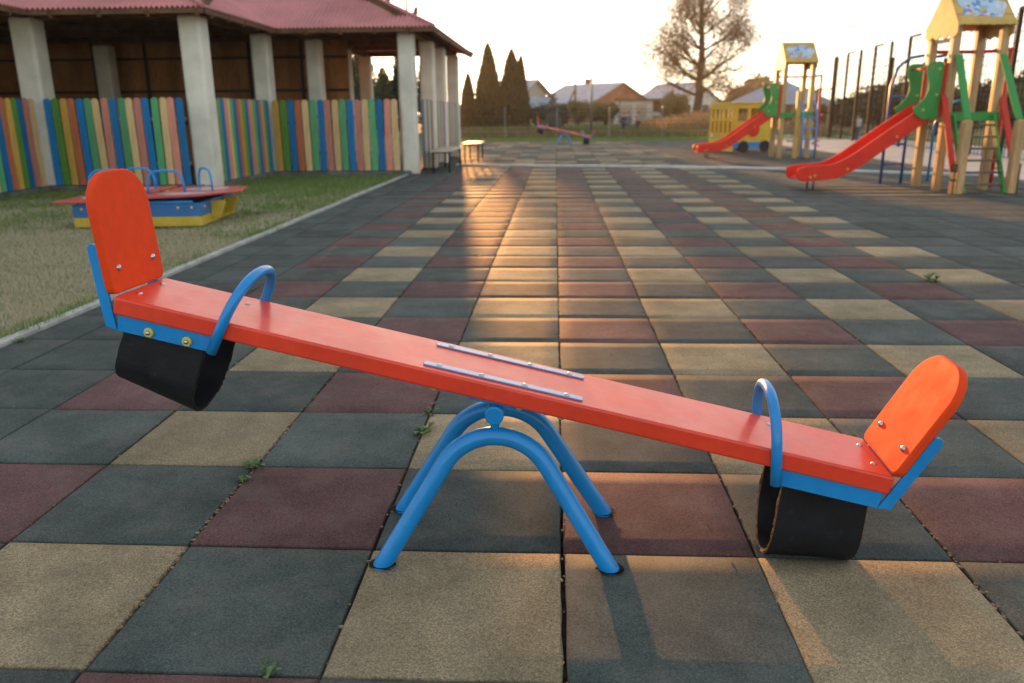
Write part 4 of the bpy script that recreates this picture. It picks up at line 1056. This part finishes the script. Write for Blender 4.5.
o = kind(blades('far_lawn_grass', np.stack([X, Y, np.full(len(X), -.034)], 1), .06, .02, LF['grassgreen']), 'stuff'); tag(o, 'strip of mown grass in front of the mesh fence', 'grass')

# ------------------------------------------------------------------ houses
def gable_house(loc, rz, L, W_, hw, hr, wallm, roofm, label, over=.45, chim=None, wins=()):
    """ridge along local x, gable end at +x"""
    root = thing('house', label, 'house', loc, rz)
    b = MB().prism([(-W_ / 2, 0), (W_ / 2, 0), (W_ / 2, hw), (0, hr), (-W_ / 2, hw)], -L / 2, L / 2, lambda y, z, t: (t, y, z)); b.build('wall', wallm, root)
    b = MB(); s_ = (hr - hw) / (W_ / 2)
    for sy in (-1, 1):
        o = [(0, hr + .05), (sy * (W_ / 2 + over), hw - s_ * over + .05), (sy * (W_ / 2 + over), hw - s_ * over + .20), (0, hr + .20)]
        b.prism(o, -L / 2 - over, L / 2 + over, lambda y, z, t: (t, y, z))
    rf = b.build('roof', roofm, root)
    if chim: MB().box((chim, .3, hr + .35), (.6, .6, 1.0)).build('chimney', MT['fascia'], rf)
    for (face, u, z, ww, hh) in wins:
        if face == 'end': fr = MB().box((L / 2 + .02, u, z), (.06, ww + .16, hh + .16)); pn = MB().box((L / 2 + .06, u, z), (.02, ww, hh))
        else: fr = MB().box((u, -W_ / 2 - .02, z), (ww + .16, .06, hh + .16)); pn = MB().box((u, -W_ / 2 - .06, z), (ww, .02, hh))
        f = fr.build('window', MT['whitewall'], root); pn.build('pane', MT['darkpane'], f)
    return root
hc = at(600, 115, 112)
gable_house((hc.x - 1.0, 112, -.1), math.radians(-52), 11.0, 9.6, 2.5, 4.75, MT['brick'], MT['slate'], 'wide brick house with low blue grey gable roof in the distance', chim=-1.5, over=.6, wins=[('end', -2.6, 1.4, 1.2, 1.1), ('end', 2.4, 1.4, 1.2, 1.1), ('side', -2.5, 1.5, 1.4, 1.2), ('side', 2.0, 1.5, 1.4, 1.2)])
hc = at(526, 115, 96)
gable_house((hc.x - 1.3, 96, -.1), math.radians(-30), 5.5, 5.0, 3.4, 4.7, MT['creamwall'], MT['slate'], 'cream house with blue grey roof beside the conifers', over=.5, wins=[('end', 0, 2.4, 1.0, 1.0), ('side', 0, 2.0, 1.2, 1.1)])
hc = at(536, 115, 92)
gable_house((hc.x - .3, 90, -.1), math.radians(-20), 3.4, 3.0, 1.7, 2.6, MT['creamwall'], MT['slate'], 'low outbuilding with pale roof beside the cream house', over=.4, wins=[('end', 0, 1.0, .6, .6)])
hc = at(676, 115, 118)
gable_house((hc.x, 118, -.1), math.radians(-62), 9, 8.5, 2.3, 4.9, MT['whitewall'], MT['slate'], 'white house with pale blue roof behind the tall bare tree', over=.5, wins=[('end', -1.5, 1.5, 1.1, 1.2), ('end', 1.5, 1.5, 1.1, 1.2), ('side', 0, 1.4, 1.3, 1.2)])
hc = at(372, 115, 70)
gable_house((hc.x, 70, -.1), math.radians(-15), 6, 5, 2.2, 3.7, MT['conc'], MT['slate'], 'grey house seen through the pavilion between its columns', over=.4, wins=[('side', 1, 1.3, 1.0, 1.0)])
# white garage
def garage():
    p = at(616, 123, 86); q = at(664, 123, 86); L = q.x - p.x
    root = thing('garage', 'white flat roofed garage with a dark opening at its right end', 'garage', (p.x, 86, -.06), 0)
    b = MB(); b.box((L * .38, 2, 1.15), (L * .76, 4, 2.3)); b.box((L * .97, 2, 1.15), (L * .06, 4, 2.3)); b.box((L * .85, 3.5, 1.15), (L * .18, .2, 2.3)); b.box((L * .85, .08, .95), (L * .18, .16, .45)); b.build('wall', MT['whitewall'], root)
    MB().box((L * .5, 2, 2.40), (L + .5, 4.5, .18)).build('roof', MT['fascia'], root)
    MB().box((L * .85, 1.2, 1.15), (L * .175, .1, 2.2)).build('inner_door', MT['brown'], root)
    MB().tube([(L * .07, -.06, 0), (L * .07, -.06, 2.3)], .07, 8).build('downpipe', MT['steel'], root)
    for x in (.22, .52): MB().box((L * x, -.015, 1.0), (L * .22, .03, 1.9)).build('garage_door', MT['creamwall'], root)
garage()
# blue roofed open pavilion behind the playhouse
def gazebo():
    p = at(778, 118, 52)
    root = thing('gazebo', 'open gazebo with pale blue hipped roof behind the playhouse', 'gazebo', (p.x, 52, -.06), .2)
    w_, h0, h1 = 2.6, 1.55, 2.95
    b = MB().add([(-w_, -w_, h0), (w_, -w_, h0), (w_, w_, h0), (-w_, w_, h0), (-.4, 0, h1), (.4, 0, h1)], [(0, 1, 5, 4), (1, 2, 5), (2, 3, 4, 5), (3, 0, 4), (3, 2, 1, 0)]); b.build('roof', MT['slate'], root)
    for x in (-2.2, 2.2):
        for y in (-2.2, 2.2): MB().box((x, y, h0 / 2), (.16, .16, h0)).build('post', MT['woodpost'], root)
    MB().box((0, 2.1, .5), (4.2, .06, .9)).build('rear_panel', MT['brown'], root)
gazebo()

# ------------------------------------------------------------------ poles
def pole(px, yb, yt, Y, r, label, m, arm=None, brace=False, name='lamp_post', cat='pole'):
    p = at(px, yb, Y); q = at(px, yt, Y)
    root = thing(name, label, cat, (p.x, Y, -.06)); H = q.z + .06
    MB().tube([(0, 0, 0), (0, 0, H * .5), (0, 0, H)], [r * 1.3, r * 1.1, r * .8], 10).build('shaft', m, root)
    if brace: MB().tube([(-H * .42, 0, 0), (-.03, 0, H * .82)], r * .75, 8).build('brace', m, root); MB().box((0, 0, H * .93), (.9, .08, .08)).build('cross_arm', m, root)
    if arm:
        MB().tube([(0, 0, H - .02), (arm * .5, 0, H + .18), (arm, 0, H + .25)], r * .5, 8).build('arm', m, root)
        MB().box((arm + .25, 0, H + .26), (.6, .2, .09)).build('lamp_head', MT['steel'], root, bevel=.03)
pole(591, 128, 40, 42, .055, 'slim tall lamp post in front of the brick house', MT['steel'])
pole(575, 120, 82, 90, .13, 'weathered timber utility pole with a diagonal brace', MT['polewood'], brace=True, name='utility_pole')
pole(818, 118, 31, 60, .06, 'pale street lamp with a curved arm left of the sports cage', MT['steel'], arm=1.6, name='street_lamp', cat='lamp')
pole(411, 115, -30, 46, .07, 'tall thin mast rising behind the pavilion roof', MT['polewood'], name='mast')

# ------------------------------------------------------------------ people
def skinned(name, pts, edges, rad, m, parent, root=0):
    me = bpy.data.meshes.new(name); me.from_pydata(pts, edges, []); o = bpy.data.objects.new(name, me); COL.objects.link(o); o.parent = parent; me.materials.append(m)
    o.modifiers.new('skin', 'SKIN'); o.modifiers.new('sub', 'SUBSURF').levels = 1; o.modifiers['sub'].render_levels = 1
    sv = me.skin_vertices[0].data if me.skin_vertices else None
    if sv is None:
        bm = bmesh.new(); bm.from_mesh(me); bm.verts.layers.skin.verify(); bm.to_mesh(me); bm.free(); sv = me.skin_vertices[0].data
    for v, r in zip(sv, rad): v.radius = (r, r) if not isinstance(r, tuple) else r
    sv[root].use_root = True
    for p in me.polygons: p.use_smooth = True
    return o
def person(x, y, h, rz, label, hair, top, legs, stride=.08, reach=0.0):
    root = thing('person', label, 'person', (x, y, -.04), rz, None); s = h
    hip, sh, hd = .52 * s, .80 * s, .93 * s
    J = [(0, 0, hip), (0, 0, .66 * s), (0, 0, sh), (0, 0, .85 * s), (0, .01 * s, hd), (0, .005 * s, .985 * s),
         (-.055 * s, 0, .49 * s), (-.06 * s, stride * .5 * s, .27 * s), (-.06 * s, -stride * s, .035 * s), (-.06 * s, (.06 - stride) * s, .02 * s),
         (.055 * s, 0, .49 * s), (.06 * s, stride * s, .27 * s), (.06 * s, stride * s, .035 * s), (.06 * s, (stride + .06) * s, .02 * s),
         (-.11 * s, 0, .79 * s), (-.14 * s, -.01 * s, .63 * s), (-.145 * s, .04 * s, .49 * s), (-.145 * s, .05 * s, .44 * s),
         (.11 * s, 0, .79 * s), (.14 * s, .01 * s + reach * .1 * s, .63 * s), (.145 * s, .05 * s + reach * .2 * s, .49 * s + reach * .1 * s), (.145 * s, .06 * s + reach * .25 * s, .44 * s + reach * .12 * s)]
    Ed = [(0, 1), (1, 2), (2, 3), (3, 4), (4, 5), (0, 6), (6, 7), (7, 8), (8, 9), (0, 10), (10, 11), (11, 12), (12, 13), (2, 14), (14, 15), (15, 16), (16, 17), (2, 18), (18, 19), (19, 20), (20, 21)]
    Rd = [.075, .075, .07, .035, .062, .04, .055, .042, .028, .022, .055, .042, .028, .022, .034, .027, .021, .02, .034, .027, .021, .02]
    skinned('body', J, Ed, [r * s for r in Rd], MT['skin'], root)
    up = [0, 1, 2, 14, 15, 16, 18, 19, 20]; mp = {k: i for i, k in enumerate(up)}
    skinned('jacket', [J[k] for k in up], [(mp[a], mp[b_]) for a, b_ in Ed if a in mp and b_ in mp], [Rd[k] * s * 1.28 for k in up], MT[top], root)
    lo = [0, 6, 7, 8, 10, 11, 12]; mp = {k: i for i, k in enumerate(lo)}
    skinned('trousers', [J[k] for k in lo], [(mp[a], mp[b_]) for a, b_ in Ed if a in mp and b_ in mp], [Rd[k] * s * 1.26 for k in lo], MT[legs], root)
    MB().dome((0, -.008 * s, hd + .012 * s), (0, -.25, 1), .072 * s, .07 * s).build('hair', MT[hair], root)
P_ = at(623.5, 129.5, 47); person(P_.x, 47, 1.15, .3, 'child in dark clothes standing at the left of the pair near the garage', 'hairbrown', 'navy', 'navy', .04)
P_ = at(627.8, 129.5, 46.5); person(P_.x, 46.5, 1.20, -.4, 'fair haired child in dark jacket beside the other near the garage', 'hairfair', 'greycloth', 'bluecloth', .05)
P_ = at(637.5, 129.5, 47.2); person(P_.x, 47.2, 1.15, .9, 'child in pink top standing apart right of the pair', 'hairbrown', 'pinkcloth', 'navy', .05)
P_ = at(856, 142, 30); person(P_.x, 30, 1.02, .2, 'small child in white top behind the sports cage mesh', 'hairbrown', 'whitecloth', 'bluecloth', .07)

# ------------------------------------------------------------------ warm evening haze
hm = bpy.data.materials.new('evening_haze'); hm.use_nodes = True
n_ = hm.node_tree.nodes; n_.remove(n_['Principled BSDF'])
pv_ = n_.new('ShaderNodeVolumePrincipled'); pv_.inputs['Color'].default_value = (1.0, .93, .84, 1); pv_.inputs['Density'].default_value = HZ; pv_.inputs['Anisotropy'].default_value = .45
hm.node_tree.links.new(pv_.outputs[0], n_['Material Output'].inputs['Volume'])
hz = kind(MB().box((0, 80, 12), (190, 190, 27)).build('haze', hm), 'stuff'); tag(hz, 'thin warm evening haze over the far end of the yard', 'haze')
